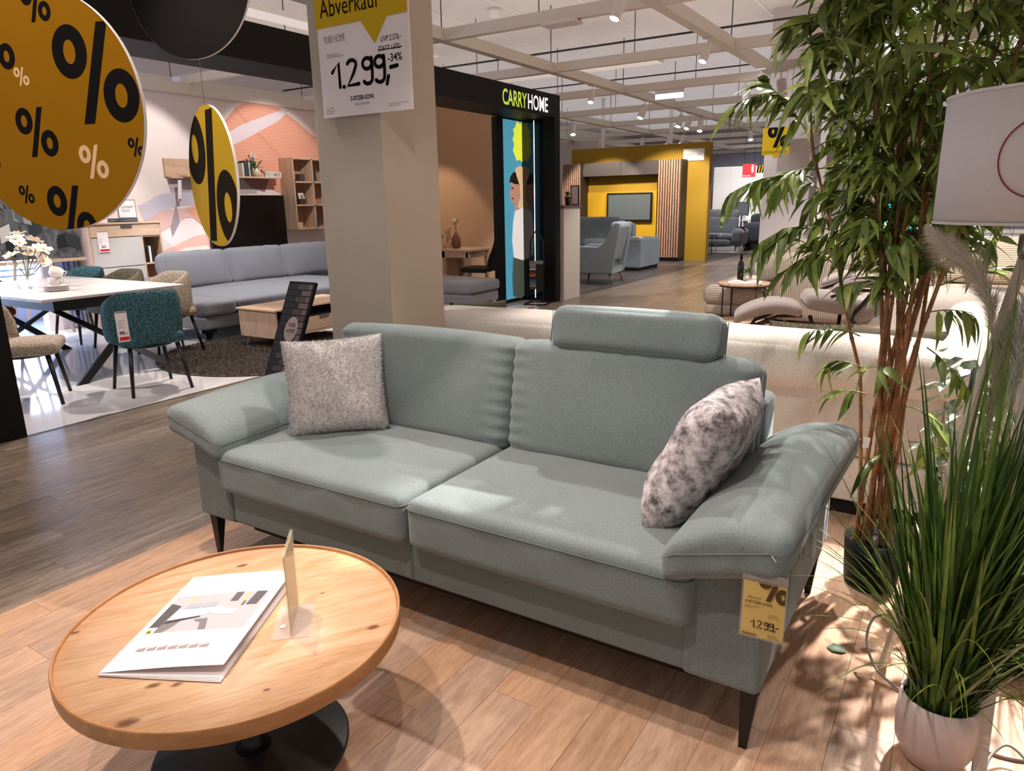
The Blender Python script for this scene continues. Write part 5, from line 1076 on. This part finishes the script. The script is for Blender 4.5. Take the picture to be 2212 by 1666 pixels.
t = thing('flower_picture', 'large pale picture of a blue-grey flower on a black wall panel', 'picture', (-2.1, 13.45, 1.38)); B().box(-.55, .5, 0, .05, 0, 1.0).build('dark_panel', M['blackm'], t); B().box(-.35, .55, -.01, 0, .06, .72).build('canvas', M['paper'], t)
b = B(); R = random.Random(6)
for k in range(26): a = R.uniform(0, 2 * PI); l = R.uniform(.1, .26); b.poly([(.05 + .02 * math.cos(a + 1.5), -.012, .5 + .02 * math.sin(a + 1.5)), (.05 + l * math.cos(a), -.012, .5 + l * math.sin(a)), (.05 - .02 * math.cos(a + 1.5), -.012, .5 - .02 * math.sin(a + 1.5))])
b.build('flower_print', mat('slate_print', '7d8296'), t); B().box(-.3, .5, .0, .04, -1.38, 0).build('panel_foot', M['wall'], t)
t = thing('cup', 'purple and white mug on the ledge under the red price sign', 'cup', (-2.38, 12.34, 1.371)) if False else None
o = B().lathe([(.05, 0), (.05, .03), (.035, .05), (.035, .2), (.05, .22), (.05, .25), (0, .25)], 16).build('red_bottle_display', M['red']); o.location = (-1.45, 12.2, 1.0); tag(o, 'red and white round display on the red ledge behind the bamboo', 'display')
t = thing('ledge_shelf', 'white ledge unit with red edge behind the bamboo', 'shelf', (-1.55, 12.18, 0)); B().box(-.35, .3, -.12, .1, 0, .97).build('body', M['white'], t); B().box(-.35, .3, -.13, .1, .97, 1.0).build('red_edge', M['red'], t)
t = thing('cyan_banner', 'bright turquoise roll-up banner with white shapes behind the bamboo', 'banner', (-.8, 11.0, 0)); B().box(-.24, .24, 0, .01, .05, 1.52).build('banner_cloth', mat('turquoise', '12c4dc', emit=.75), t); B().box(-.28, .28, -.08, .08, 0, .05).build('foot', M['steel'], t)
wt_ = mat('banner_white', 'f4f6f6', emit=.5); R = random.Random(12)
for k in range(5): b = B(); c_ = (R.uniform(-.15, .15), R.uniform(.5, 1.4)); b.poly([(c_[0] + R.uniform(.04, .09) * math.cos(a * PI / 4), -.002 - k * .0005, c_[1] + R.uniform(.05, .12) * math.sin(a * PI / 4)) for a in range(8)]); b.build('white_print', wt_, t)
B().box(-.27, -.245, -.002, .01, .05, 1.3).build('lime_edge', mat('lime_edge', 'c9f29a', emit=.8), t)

# ------------------------------------------------------------------ ribbed sofas and recliner group
cor = ribbed('greige_corduroy', 'bdb0a2', '74695e', 15, 'X', .8); corh = ribbed('greige_corduroy_cross', 'c9bdb0', '8a7e70', 14, 'Z', .8); crh = ribbed('cream_ribbed', 'd9cdbd', 'a59682', 13, 'Z', .8)
t = thing('corduroy_sofa', 'greige corduroy lounge sofa with chaise seen from behind the side table', 'sofa', (-1.9, 9.4, 0))
cush('chaise_cushion', corh, t, (-.35, .45, .32), 1.15, 1.6, .26, r=.11, puff=.02, n=14); cush('chaise_base', corh, t, (-.35, .45, .14), 1.1, 1.55, .16, r=.06, n=10)
cush('end_panel', cor, t, (.42, -.28, .46), .95, .24, .78, r=.06, puff=0, n=14, side=.01); cush('seat_cushion', corh, t, (.6, .5, .34), 1.0, 1.1, .2, r=.08, n=8); cush('backrest', cor, t, (.5, 1.2, .6), 1.6, .25, .7, r=.1, n=10)
for x, y in ((-.8, -.2), (.1, -.25), (.8, -.25)): B().tube([(x, y, 0), (x, y, .1)], [.02, .03], 8).build('leg', legw, t)
for (x, y, z, rz, ry, lab, w) in ((-1.98, 9.42, .66, .15, .0, 'greige corduroy cushion standing upright left of the corduroy panel', .46), (-1.35, 9.75, .98, -.1, .1, 'greige corduroy cushion with pointed corner above the corduroy panel', .5)):
    t = thing('throw_pillow', lab, 'pillow', (x, y, z), rz); t.rotation_euler = (-.12, ry, rz); put('cover', pillow(w, .42, .16, seed=int(w * 100), corner=.1, n=14), cor, t)
t = thing('ribbed_sofa', 'cream finely ribbed sofa behind the lamp shade', 'sofa', (.7, 9.6, 0)); cush('seat_cushion', crh, t, (0, .0, .4), 2.0, 1.1, .2, r=.08, n=10); cush('front_panel', crh, t, (0, -.45, .2), 2.0, .2, .38, r=.08, n=8)
cush('back_cushion', crh, t, (0, .25, .78), 1.9, .3, .5, rot=(-.12, 0, 0), r=.11, n=12); B().box(-1, 1, -.4, .5, .05, .3).build('base', crh, t); B().box(-1.0, 1.0, .42, .6, .1, .9).build('back_panel', crh, t, bevel=.04)
t = thing('grey_console', 'pale grey long board behind the cream ribbed sofa', 'cabinet', (.7, 12.2, 0)); B().box(-1, 1.2, 0, .4, 0, .98).build('body', mat('pale_blue_grey', 'b7b9c4'), t); B().box(-1.02, 1.22, -.02, .42, .98, 1.02).build('top', M['white'], t)
# side table with bottle
t = thing('side_table', 'round wooden side table on thin black legs in front of the corduroy chaise', 'table', (-2.24, 8.85, 0))
B().lathe([(0, .5), (.3, .5), (.305, .505), (.305, .522), (.3, .527), (0, .527)], 48).build('tabletop', oakl, t); B().lathe([(.285, .48), (.29, .48), (.29, .5), (.285, .5)], 40, cap=False).build('top_ring', M['blackm'], t)
B().lathe([(0, .06), (.27, .06), (.27, .075), (0, .075)], 40).build('lower_shelf', oakl, t)
for k in range(4): a = PI / 4 + k * PI / 2; B().tube([(.28 * math.cos(a), .28 * math.sin(a), 0), (.28 * math.cos(a), .28 * math.sin(a), .5)], .009, 6).build('leg', M['blackm'], t)
B().tube([(.28 * math.cos(2 * PI * k / 32), .28 * math.sin(2 * PI * k / 32), .05) for k in range(33)], .008, 6, cap=False).build('foot_ring', M['blackm'], t)
sx_, sy_ = -2.33, 9.0
t = thing('wine_bottle', 'dark green wine bottle on the round side table', 'bottle', (sx_, sy_, .528)); B().lathe([(.036, 0), (.038, .01), (.038, .19), (.03, .225), (.0145, .25), (.0145, .32), (.0, .32)], 20).build('bottle_glass', mat('bottle_green', '141a0c', rough=.08, spec=.7), t); B().lathe([(.0155, .26), (.0155, .325), (0, .326)], 14).build('capsule', M['ink'], t)
t = thing('herb_pot', 'small pale pot with green herbs between bottle and glass', 'plant', (sx_ + .1, sy_ - .05, .528)); B().lathe([(.03, 0), (.045, .075), (.04, .075), (0, .06)], 16).build('pot', M['white'], t); leafy(t, 45, (0, 0, .1), .05, .06, green, 15, .3, .6)
t = thing('wine_glass', 'clear stemmed wine glass on the round side table', 'glass', (sx_ + .2, sy_ - .02, .528)); B().lathe([(.035, 0), (.03, .004), (.004, .008), (.004, .1), (.03, .125), (.04, .17), (.034, .23), (.033, .23), (.038, .17), (.028, .128), (0, .112)], 20, cap=False).build('glass_body', M['glass'], t)
t = thing('open_book', 'open white book lying on the round side table', 'book', (-2.2, 8.72, .529), .25)
for s in (-1, 1):
    b = B(); n = 8
    for i in range(n + 1): x = s * .19 * i / n; z = .012 + .022 * math.sin(PI * min(1, i / n * 1.15) * .85); b.v += [(x, -.11, z), (x, .11, z), (x, -.11, 0), (x, .11, 0)]
    for i in range(n): a = i * 4; b.f += [(a, a + 4, a + 5, a + 1), (a, a + 2, a + 6, a + 4), (a + 1, a + 5, a + 7, a + 3)]; b.sm += [True, False, False]
    b.f += [(n * 4, n * 4 + 2, n * 4 + 3, n * 4 + 1)]; b.sm += [False]; b.build('pages', M['paperw'], t)
B().box(-.19, .19, -.115, .115, -.001, .002).build('cover', M['greyink'], t)
# relax chair with ottoman
tp_ = fabric('taupe_suede', 'a39894', scale=200, bump=.15, mottle=.1); bw = mat('black_bentwood', '14110f', rough=.3)
t = thing('footstool', 'taupe padded footstool with black bentwood legs', 'footstool', (-1.75, 7.95, 0), .25)
def arch(p): q = Vector(p); q.z += .09 * (1 - (p.x / .34) ** 2) - .07 + .05 * (p.x / .34); return q
cush('pad', tp_, t, (0, 0, .37), .68, .46, .13, r=.055, puff=.02, n=16, taper=arch); B().tube([(0, -.235, .36), (-.0, 0, .475), (0, .235, .36)], .003, 5).build('centre_seam', M['greyink'], t)
for sy in (-1, 1):
    B().tube([(.34, sy * .17, .31), (.1, sy * .17, .3), (-.12, sy * .17, .2), (-.2, sy * .17, .08), (-.12, sy * .17, .02), (.1, sy * .17, .015)], .018, 8).build('bentwood_leg', bw, t)
B().tube([(-.15, -.17, .03), (-.15, .17, .03)], .016, 6).tube([(.08, -.17, .02), (.08, .17, .02)], .016, 6).build('cross_bar', bw, t)
t = thing('relax_chair', 'taupe reclining relax chair on black bentwood base', 'armchair', (-.92, 8.2, 0), .3)
cush('seat', tp_, t, (-.22, 0, .44), .6, .54, .17, rot=(0, .12, 0), r=.07, puff=.03, n=12); cush('backrest', tp_, t, (.28, 0, .5), .78, .54, .17, rot=(0, -.55, 0), r=.07, puff=.03, n=14); cush('head_cushion', tp_, t, (.62, 0, .78), .3, .5, .14, rot=(0, -.6, 0), r=.06, n=8)
for sy in (-1, 1):
    o = cush('arm_pad', tp_, t, (-.02, sy * .34, .635), .56, .1, .075, r=.035, n=10, taper=lambda p: Vector((p.x, p.y, p.z + .05 - .09 * (p.x / .28) ** 2 * (1 if p.x < 0 else .6))))
    B().tube([(-.3, sy * .34, .53), (-.12, sy * .34, .6), (.1, sy * .34, .6), (.28, sy * .34, .53)], .016, 8).tube([(.1, sy * .34, .6), (-.08, sy * .33, .35), (-.1, sy * .3, .12)], .022, 8).build('bentwood_arm', bw, t)
B().tube([(-.45, -.1, .3), (-.35, 0, .04), (0, 0, .025), (.35, 0, .04)], .02, 8).tube([(-.1, -.3, .1), (-.1, 0, .06), (-.1, .3, .1)], .022, 8).build('base_frame', bw, t); B().lathe([(.24, 0), (.26, .01), (.26, .03), (.24, .04), (0, .04)], 32).build('swivel_base', bw, t); B().lathe([(.03, .04), (.03, .36)], 12).build('column', bw, t)

# ------------------------------------------------------------------ bamboo
t = thing('bamboo_plant', 'tall artificial bamboo with brown canes in a black pot behind the sofa arm', 'plant', (-.178, 2.935, 0))
B().lathe([(.09, 0), (.096, .01), (.108, .2), (.102, .2), (.098, .17), (0, .165)], 40).build('pot', mat('pot_black', '0a0909', rough=.6, spec=.2), t)
cane = mat('cane_brown', 'a37249', rough=.5, mottle=.45, mscale=14, col2='6a4428'); R = random.Random(31)
lf1 = mat('bamboo_leaf', '80903f', rough=.42, mottle=.35, mscale=9, col2='46561f'); lf2 = mat('bamboo_leaf_light', 'b0b85c', rough=.42, mottle=.3, mscale=9, col2='4a6a22'); lf3 = mat('bamboo_leaf_dark', '586b31', rough=.4, mottle=.3, mscale=9)
def T_(p): return (p[0] + .178, p[1] - 2.935, p[2])
cdefs = []
# leftmost cane as in the picture, the rest fan out from a waist
cdefs.append([(-.235, 2.93, .17), (-.25, 2.93, .45), (-.285, 2.92, .85), (-.35, 2.9, 1.06), (-.425, 2.9, 1.38), (-.52, 2.88, 1.676), (-.55, 2.86, 1.95)])
cdefs.append([(-.12, 2.93, .17), (-.15, 2.93, .55), (-.13, 2.92, .9), (-.07, 2.9, 1.2), (.0, 2.88, 1.5), (.06, 2.86, 1.9), (.1, 2.85, 2.3)])
cdefs.append([(-.13, 2.95, .17), (-.16, 2.95, .5), (-.11, 2.93, .95), (-.1, 2.93, 1.35), (-.02, 2.92, 1.7), (.02, 2.9, 2.3)])
for k in range(13):
    a = R.uniform(0, 2 * PI); r0 = R.uniform(.02, .085); ra = R.uniform(0, 2 * PI); r1 = R.uniform(.015, .06); r2 = R.uniform(.08, .3); H = R.uniform(1.7, 2.5)
    bx0 = (-.178 + r0 * math.cos(a), 2.935 + r0 * math.sin(a) * .9); w0 = (-.185 + r1 * math.cos(ra), 2.93 + r1 * math.sin(ra)); top = (-.14 + r2 * math.cos(a + 2.6), 2.93 + .8 * r2 * math.sin(a + 2.6))
    pts = []
    for j in range(9):
        z = .17 + (H - .17) * j / 8; s = min(1, (z - .17) / .6); q = max(0, (z - .8) / (H - .8))
        pts.append((bx0[0] + (w0[0] - bx0[0]) * s + (top[0] - w0[0]) * q + R.uniform(-.006, .006), bx0[1] + (w0[1] - bx0[1]) * s + (top[1] - w0[1]) * q, z))
    cdefs.append(pts)
def along(pts, z):
    for i in range(len(pts) - 1):
        if pts[i][2] <= z <= pts[i + 1][2]: f_ = (z - pts[i][2]) / (pts[i + 1][2] - pts[i][2]); return Vector(pts[i]).lerp(Vector(pts[i + 1]), f_)
    return Vector(pts[-1])
for pts in cdefs:
    P_ = [T_(p) for p in pts]; rad = R.uniform(.0068, .0095); fine = []; rr_ = []; z = pts[0][2]; 
    while z < pts[-1][2]:
        for dz, k_ in ((0, 1.0), (.006, 1.3), (.012, 1.0)): p = along(pts, min(z + dz, pts[-1][2])); fine.append(T_(p)); rr_.append(rad * k_ * (1 - .45 * (z / 2.5)))
        z += R.uniform(.11, .16)
    B().tube(fine, rr_, 7).build('cane', cane, t)
def leaf_mesh(l, w, bend, twist=.0):
    b = B(); n = 5; vs = []
    for i in range(n + 1):
        s = i / n; ww = w * (math.sin(PI * min(1, s * .93 + .07) ** .75)) if 0 < i < n else w * .08
        x = l * s; z = -bend * l * s * s; vs += [(x, -ww, z + ww * .35), (x, 0, z), (x, ww, z + ww * .35)]
    for i in range(n): a = i * 3; b.f += [(a, a + 3, a + 4, a + 1), (a + 1, a + 4, a + 5, a + 2)]; b.sm += [True, True]
    b.v = vs; return b
LM = []
for k in range(6):
    bb_ = leaf_mesh([.108, .09, .13, .082, .12, .1][k], [.0125, .0115, .0135, .011, .012, .014][k], [.25, .4, .5, .2, .65, .35][k]); me = bpy.data.meshes.new('leaf'); me.from_pydata(bb_.v, [], bb_.f); me.polygons.foreach_set('use_smooth', bb_.sm); me.materials.append([lf1, lf2, lf1, lf3, lf2, lf1][k]); LM.append((me, bb_))
leaves = []   # (distance to viewer, matrix, kind)
twigs = B()
def branch(p0, p1, droop, nl, sd, vis=1, ll=1.0):
    R2 = random.Random(sd); p0 = Vector(p0); p1 = Vector(p1); pts = [];
    for i in range(6): s = i / 5; q = p0.lerp(p1, s); q.z += droop * (s - s * s) * 1.6; pts.append(q)
    twigs.tube([T_(q) for q in pts], [.0028, .0026, .0022, .0018, .0014, .001], 5)
    for k in range(nl):
        s = .2 + .8 * (k + R2.random()) / nl; i = min(4, int(s * 5)); q = pts[i].lerp(pts[i + 1], s * 5 - i); d = (pts[i + 1] - pts[i]).normalized()
        a = R2.uniform(-1.2, 1.2); dd = Vector((d.x * math.cos(a) - d.y * math.sin(a), d.x * math.sin(a) + d.y * math.cos(a), d.z - R2.uniform(.05, 1.3))).normalized()
        m_ = dd.to_track_quat('X', 'Z').to_matrix().to_4x4() @ Matrix.Rotation(R2.uniform(-.9, .9), 4, 'X') @ Matrix.Scale(R2.uniform(.75, 1.3) * ll, 4); m_.translation = Vector(T_(q)); leaves.append((q, m_, R2.randrange(6)))
# long arching sprays on the left
for (a, e, dr, n_) in [((-.5, 2.88, 1.57), (-.79, 2.82, 1.52), .09, 28), ((-.42, 2.9, 1.38), (-.66, 2.8, 1.34), .1, 26), ((-.53, 2.87, 1.8), (-.79, 2.8, 1.83), .13, 24), ((-.52, 2.87, 1.7), (-.68, 2.78, 1.9), .06, 22), ((-.5, 2.88, 1.6), (-.62, 2.75, 1.52), .08, 20),
                       ((-.4, 2.9, 1.3), (-.56, 2.78, 1.24), .08, 18), ((-.3, 2.9, 1.0), (-.46, 2.8, 1.02), .05, 9), ((-.28, 2.9, .88), (-.4, 2.82, .9), .04, 8), ((-.26, 2.9, .78), (-.36, 2.83, .79), .03, 6), ((-.26, 2.9, .6), (-.36, 2.84, .62), .03, 7), ((-.18, 2.88, .56), (-.2, 2.8, .55), .02, 7),
                       ((-.1, 2.88, 1.1), (.04, 2.8, 1.12), .03, 8), ((-.08, 2.88, .98), (.06, 2.8, .86), .03, 7), ((-.12, 2.88, .76), (.0, 2.8, .72), .03, 7), ((-.1, 2.9, .62), (-.0, 2.83, .63), .02, 4), ((-.14, 2.9, .88), (-.26, 2.8, .9), .03, 6)]:
    branch(a, e, dr, n_, int(abs(a[2] * 100 + e[0] * 37)))
for pts in cdefs:
    z = 1.15 + R.uniform(0, .2)
    while z < min(pts[-1][2], 2.5):
        p = along(pts, z); a = R.uniform(0, 2 * PI); l = R.uniform(.14, .3); branch(p, (p.x + l * math.cos(a), p.y + l * math.sin(a), p.z + R.uniform(-.04, .14)), R.uniform(.02, .08), R.randrange(9, 14), R.randrange(9999)); z += R.uniform(.06, .1)
# a few high branches leaning over the lamp
for k in range(34): branch((-.05 + R.uniform(-.1, .15), 2.9, 1.75 + R.uniform(0, .5)), (R.uniform(.15, .42), 2.75 + R.uniform(-.1, .3), 1.85 + R.uniform(0, .6)), .08, 13, 500 + k)
for k in range(38): branch((-.3 + R.uniform(-.15, .15), 2.9, 1.85 + R.uniform(0, .4)), (R.uniform(-.6, -.1), 2.75 + R.uniform(-.1, .3), 2.0 + R.uniform(0, .4)), .08, 13, 600 + k)
twigs.build('twigs', mat('twig_green', '6f7a3a', rough=.5), t, kind='stuff')
vw = Vector((-.534, .845, -.25)).normalized()
vis = sorted(range(len(leaves)), key=lambda i: (leaves[i][0] - Vector((0, 0, 1.5))).length + (0 if leaves[i][0].x > -.5 else -.35) + R.random() * .15)
single = set(vis[:290]); rest = [B() for _ in range(3)]
for i, (q, m_, k) in enumerate(leaves):
    if i in single: o = put('leaf', LM[k][0], None, t); o.matrix_local = m_
    else: r_ = rest[[0, 1, 0, 2, 1, 0][k]]; r_.add([tuple(m_ @ Vector(v)) for v in LM[k][1].v], LM[k][1].f, True)
for b, m_ in zip(rest, (lf1, lf2, lf3)): b.build('foliage', m_, t, kind='stuff')
o = B().box(-.012, .012, 0, .001, -.02, .02).build('paper_label', M['paperw'], t); o.location = (-.06, -.06, .6); o.rotation_euler = (0, .1, .5)

# ------------------------------------------------------------------ grass in a white bowl
t = thing('grass_plant', 'tall artificial grass in a round white pot at the lower right', 'plant', (.078, 2.0, 0))
B().lathe([(.05, 0), (.075, .01), (.096, .06), (.1, .12), (.094, .2), (.089, .2), (.093, .12), (.085, .09), (.0, .17)], 48, cap=False).build('bowl', mat('white_ceramic', 'cdb9b2', rough=.4), t); B().lathe([(.09, .172), (0, .178)], 24).build('soil', M['under'], t)
gm1 = mat('grass_green', '6c8a38', rough=.4, mottle=.35, mscale=5, col2='2c4416'); gm2 = mat('grass_light', '93ab4c', rough=.4, mottle=.3, mscale=5, col2='3a5e1c'); gm3 = mat('grass_dark', '3c5624', rough=.4)
R = random.Random(77); GB = []
for k in range(10):
    vs = []; fs = []; n = 9; l = 1.0; bend = [.02, .05, .1, .18, .3, .45, .08, .14, .6, .03][k]; w = [.0038, .0042, .0034, .0038, .003, .003, .0055, .0045, .0022, .005][k]
    for i in range(n + 1): s = i / n; ww = 1.5 * w * (1 - s ** 2.5) + .0002; x = bend * s ** 2.2; z = math.sqrt(max(.02, 1 - bend ** 2 * .8)) * s - bend * .35 * s ** 3; vs += [(x, -ww, z), (x, ww, z)]
    fs = [(2 * i, 2 * i + 2, 2 * i + 3, 2 * i + 1) for i in range(n)]; me = bpy.data.meshes.new('blade'); me.from_pydata(vs, [], fs); me.materials.append([gm1, gm2, gm1, gm3, gm2, gm1, gm3, gm1, gm2, gm3][k]); me.polygons.foreach_set('use_smooth', [True] * len(fs)); GB.append((me, vs, fs))
gr = [B() for _ in range(3)]
for k in range(780):
    kk = R.randrange(10); a = R.uniform(-PI, PI); r0 = .07 * math.sqrt(R.random()); rd = a + R.uniform(-.7, .7)
    h_ = R.uniform(.45, .82) if R.random() < .8 else R.uniform(.2, .45)
    if abs(math.atan2(math.sin(rd - .5), math.cos(rd - .5))) < 1.3 and R.random() < .55: h_ = R.uniform(.7, 1.0)
    if k < 14: kk = [0, 1, 6][k % 3]; h_ = R.uniform(1.0, 1.28); rd = R.uniform(-.6, 3.2); 
    rd = R.gauss(.45, 1.0) if R.random() < .72 else rd; tilt = R.uniform(0, .3) if R.random() < .8 else R.uniform(.2, .6)
    m_ = Matrix.Translation((r0 * math.cos(a), r0 * math.sin(a), .17)) @ Matrix.Rotation(rd, 4, 'Z') @ Matrix.Rotation(tilt * (.35 if k < 14 else 1), 4, 'Y') @ Matrix.Diagonal((h_, 1, h_, 1)) @ Matrix.Rotation(0, 4, 'Z')
    if k < 280: o = put('blade', GB[kk][0], None, t); o.matrix_local = m_
    else: gr[[0, 1, 0, 2, 1, 0, 2, 0, 1, 2][kk]].add([tuple(m_ @ Vector(v)) for v in GB[kk][1]], GB[kk][2], True)
for b, m_ in zip(gr, (gm1, gm2, gm3)): b.build('blades_behind', m_, t, kind='stuff')

# ------------------------------------------------------------------ floor lamp on wooden tripod
lx, ly = .163, 2.244
t = thing('floor_lamp', 'floor lamp with large white drum shade on pale wooden tripod', 'lamp', (lx, ly, 0)); shm = mat('lamp_shade_linen', 'ddd2cc', rough=.9, bump=.25, bscale=500, mottle=.05, mscale=200)
B().lathe([(.25, 1.432), (.25, 1.735)], 96, cap=False).build('shade', shm, t); o = t.children[0]; sd = o.modifiers.new('s', 'SOLIDIFY'); sd.thickness = .003; sd.offset = -1
B().lathe([(.251, 1.43), (.252, 1.437)], 96, cap=False).build('hem', shm, o); B().lathe([(.251, 1.73), (.252, 1.737)], 96, cap=False).build('hem', shm, o)
# thin red ring printed on the shade
rc = 1.567; aa = -100.04658014110765
pts = []
for k in range(65):
    q = 2 * PI * k / 64; s = .088 * math.cos(q) / .25; z = 1.578 + .088 * math.sin(q); an = math.radians(aa) + s; pts.append((.2515 * math.cos(an), .2515 * math.sin(an), z))
B().tube(pts, .0016, 5, cap=False).build('red_ring', mat('dark_red', '8c1f28', rough=.6), o)
lw = mat('pale_leg_paint', 'c9bdb2', rough=.5)
for k, (fx, fy) in enumerate([(-.079, 2.372), (.185, 1.965), (.405, 2.395)]):
    dx, dy = fx - lx, fy - ly; a = math.atan2(dy, dx); c, s = math.cos(a), math.sin(a); b = B()
    def q_(r_, w_, z): return (c * r_ - s * w_, s * r_ + c * w_, z)
    R0 = math.hypot(dx, dy); b.hexa([q_(R0 - .008, -.016, 0), q_(R0 + .008, -.016, 0), q_(R0 + .008, .016, 0), q_(R0 - .008, .016, 0), q_(.03, -.018, 1.36), q_(.046, -.018, 1.36), q_(.046, .018, 1.36), q_(.03, .018, 1.36)]); b.build('leg', lw, t, bevel=.002)
B().lathe([(.05, 1.34), (.055, 1.36), (.055, 1.4), (.02, 1.41), (.02, 1.5), (0, 1.5)], 24).build('hub', M['steel'], t); B().tube([(-.25, 0, 1.7), (.25, 0, 1.7)], .003, 5).tube([(0, -.25, 1.7), (0, .25, 1.7)], .003, 5).tube([(0, 0, 1.5), (0, 0, 1.7)], .006, 5).build('shade_holder', M['steel'], t)
cb_ = B().tube(smooth([(-.075, 2.36, .2), (-.12, 2.38, .16), (-.13, 2.35, .09), (-.09, 2.3, .03), (-.02, 2.26, .008), (.06, 2.2, .006), (.2, 2.1, .006), (.32, 2.12, .006), (.42, 2.2, .006)]), .0045, 7).build('lamp_cable', mat('grey_cable', '9b938d', rough=.5)); tag(cb_, 'grey lamp cable looping off the left tripod leg along the floor', 'cable')
cb_ = B().tube(smooth([(.2, 1.98, .005), (.21, 2.04, .03), (.25, 2.09, .05), (.3, 2.06, .03), (.33, 1.98, .005), (.3, 1.93, .005), (.26, 1.9, .005)]), .004, 7).build('lamp_cable', bpy.data.materials['grey_cable']); tag(cb_, 'second grey cable arching in the bottom right corner', 'cable')
# pampas grass behind, in a black pot
t = thing('pampas_plant', 'pampas grass with pale feathery plumes in a black pot behind the white pot', 'plant', (.26, 2.62, 0)); B().lathe([(.09, 0), (.1, .01), (.115, .19), (.108, .19), (0, .16)], 32).build('pot', bpy.data.materials['pot_black'], t)
plm = mat('plume_cream', 'e6dccb', rough=.9); plg = mat('plume_grey', 'd6d1ca', rough=.9); plh = mat('plume_straw', 'c6c9a0', rough=.9)
def plume(pts, m_, width, n, sd, base=(.0, 0, .18)):
    R = random.Random(sd); P_ = [Vector(p) - Vector((.26, 2.62, 0)) for p in pts]; B().tube([base, tuple(P_[0].lerp(Vector(base), .5) + Vector((0, 0, .05)))] + [tuple(p) for p in P_], .0018, 5).build('stalk', bpy.data.materials['twig_green'], t)
    vs = []; fs = []; m2 = len(P_) - 1
    for k in range(n):
        s = R.random() ** .8; i = min(m2 - 1, int(s * m2)); f_ = s * m2 - i; p = P_[i].lerp(P_[i + 1], f_); d = (P_[i + 1] - P_[i]).normalized()
        o_ = Vector((R.gauss(0, 1), R.gauss(0, 1), R.gauss(0, 1))); o_ -= d * o_.dot(d); o_.normalize(); env = math.sin(PI * min(1, s * .85 + .12)) * width; l = env * R.uniform(1.2, 2.6)
        e = p + d * l * .9 + o_ * l * .55 + Vector((0, 0, -.25 * l)); mid = p.lerp(e, .5) + d * l * .12; w_ = d.cross(o_) * .0005; i0 = len(vs); vs += [p - w_, p + w_, mid + w_, mid - w_, e]; fs += [(i0, i0 + 1, i0 + 2, i0 + 3), (i0 + 3, i0 + 2, i0 + 4)]
    me = bpy.data.meshes.new('plume'); me.from_pydata([tuple(v) for v in vs], [], fs); me.materials.append(m_); o = put('plume', me, None, t); o['kind'] = 'stuff'
plume([(.084, 2.25, 1.13), (.07, 2.25, 1.22), (.03, 2.26, 1.3), (-.03, 2.28, 1.36), (-.1, 2.3, 1.42)], plm, .05, 3800, 1)
plume([(.1, 2.2, .84), (.1, 2.2, .95), (.105, 2.2, 1.05), (.115, 2.19, 1.15), (.12, 2.19, 1.24)], plh, .045, 3800, 2)
plume([(.14, 2.16, .95), (.142, 2.16, 1.08), (.145, 2.16, 1.2), (.16, 2.16, 1.33), (.18, 2.16, 1.45)], plg, .05, 4200, 3)
plume([(.13, 2.25, .86), (.125, 2.25, .96), (.12, 2.24, 1.08), (.11, 2.24, 1.16)], plh, .04, 2600, 4)
b = B(); R = random.Random(5)
for k in range(60): a = R.uniform(0, 2 * PI); l = R.uniform(.4, .9); b.tube([(.03 * math.cos(a), .03 * math.sin(a), .17), (.1 * math.cos(a) * l, .1 * math.sin(a) * l, l * .7), (.25 * math.cos(a) * l, .25 * math.sin(a) * l, l)], [.002, .0016, .0004], 4)
b.build('pampas_blades', gm1, t, kind='stuff')
# variegated plant behind the lamp leg
t = thing('ivy_plant', 'white-edged trailing plant on a dark column pot behind the lamp leg', 'plant', (.06, 3.0, 0)); B().lathe([(.06, 0), (.07, .3), (.075, .45), (.07, .45), (0, .42)], 20).build('pot', M['blackm'], t)
vg = mat('variegated_leaf', '2e4a2c', rough=.35, mottle=.5, mscale=25, col2='c9d6c4'); R = random.Random(15); lm = bpy.data.meshes.new('leaf'); pp = [(0, 0, 0), (.018, .02, .004), (.05, .022, -.004), (.075, 0, -.02), (.05, -.022, -.004), (.018, -.02, .004)]; lm.from_pydata(pp, [], [(0, 3, 2, 1), (0, 5, 4, 3)]); lm.materials.append(vg)
for k in range(70):
    z = R.uniform(.3, .95); r_ = R.uniform(.02, .12); a = R.uniform(0, 2 * PI); o = put('leaf', lm, None, t); o.location = (r_ * math.cos(a), r_ * math.sin(a), z); o.rotation_euler = (R.uniform(-.6, .6), R.uniform(-.2, .9), a + R.uniform(-.6, .6))
B().tube([(0, 0, .42), (.01, 0, .9)], .008, 6).build('moss_pole', M['under'], t)
o = B(); o.v = [(-.03, 0, .002), (-.01, .02, .012), (.02, .018, .01), (.035, 0, .002), (.02, -.016, .006), (-.01, -.02, .004)]; o.f = [(0, 1, 2, 3), (0, 3, 4, 5)]; o.sm = [True, True]; o = o.build('fallen_leaf', dgreen); o.location = (-.222, 2.39, .001); tag(o, 'single dark green leaf fallen on the floor right of the sofa', 'leaf')
o = B().tube([(-.0, 2.75, .006), (.15, 2.7, .006), (.35, 2.75, .006)], .004, 6).build('floor_cable', bpy.data.materials['grey_cable']); tag(o, 'thin pale cable lying on the floor behind the grass', 'cable')
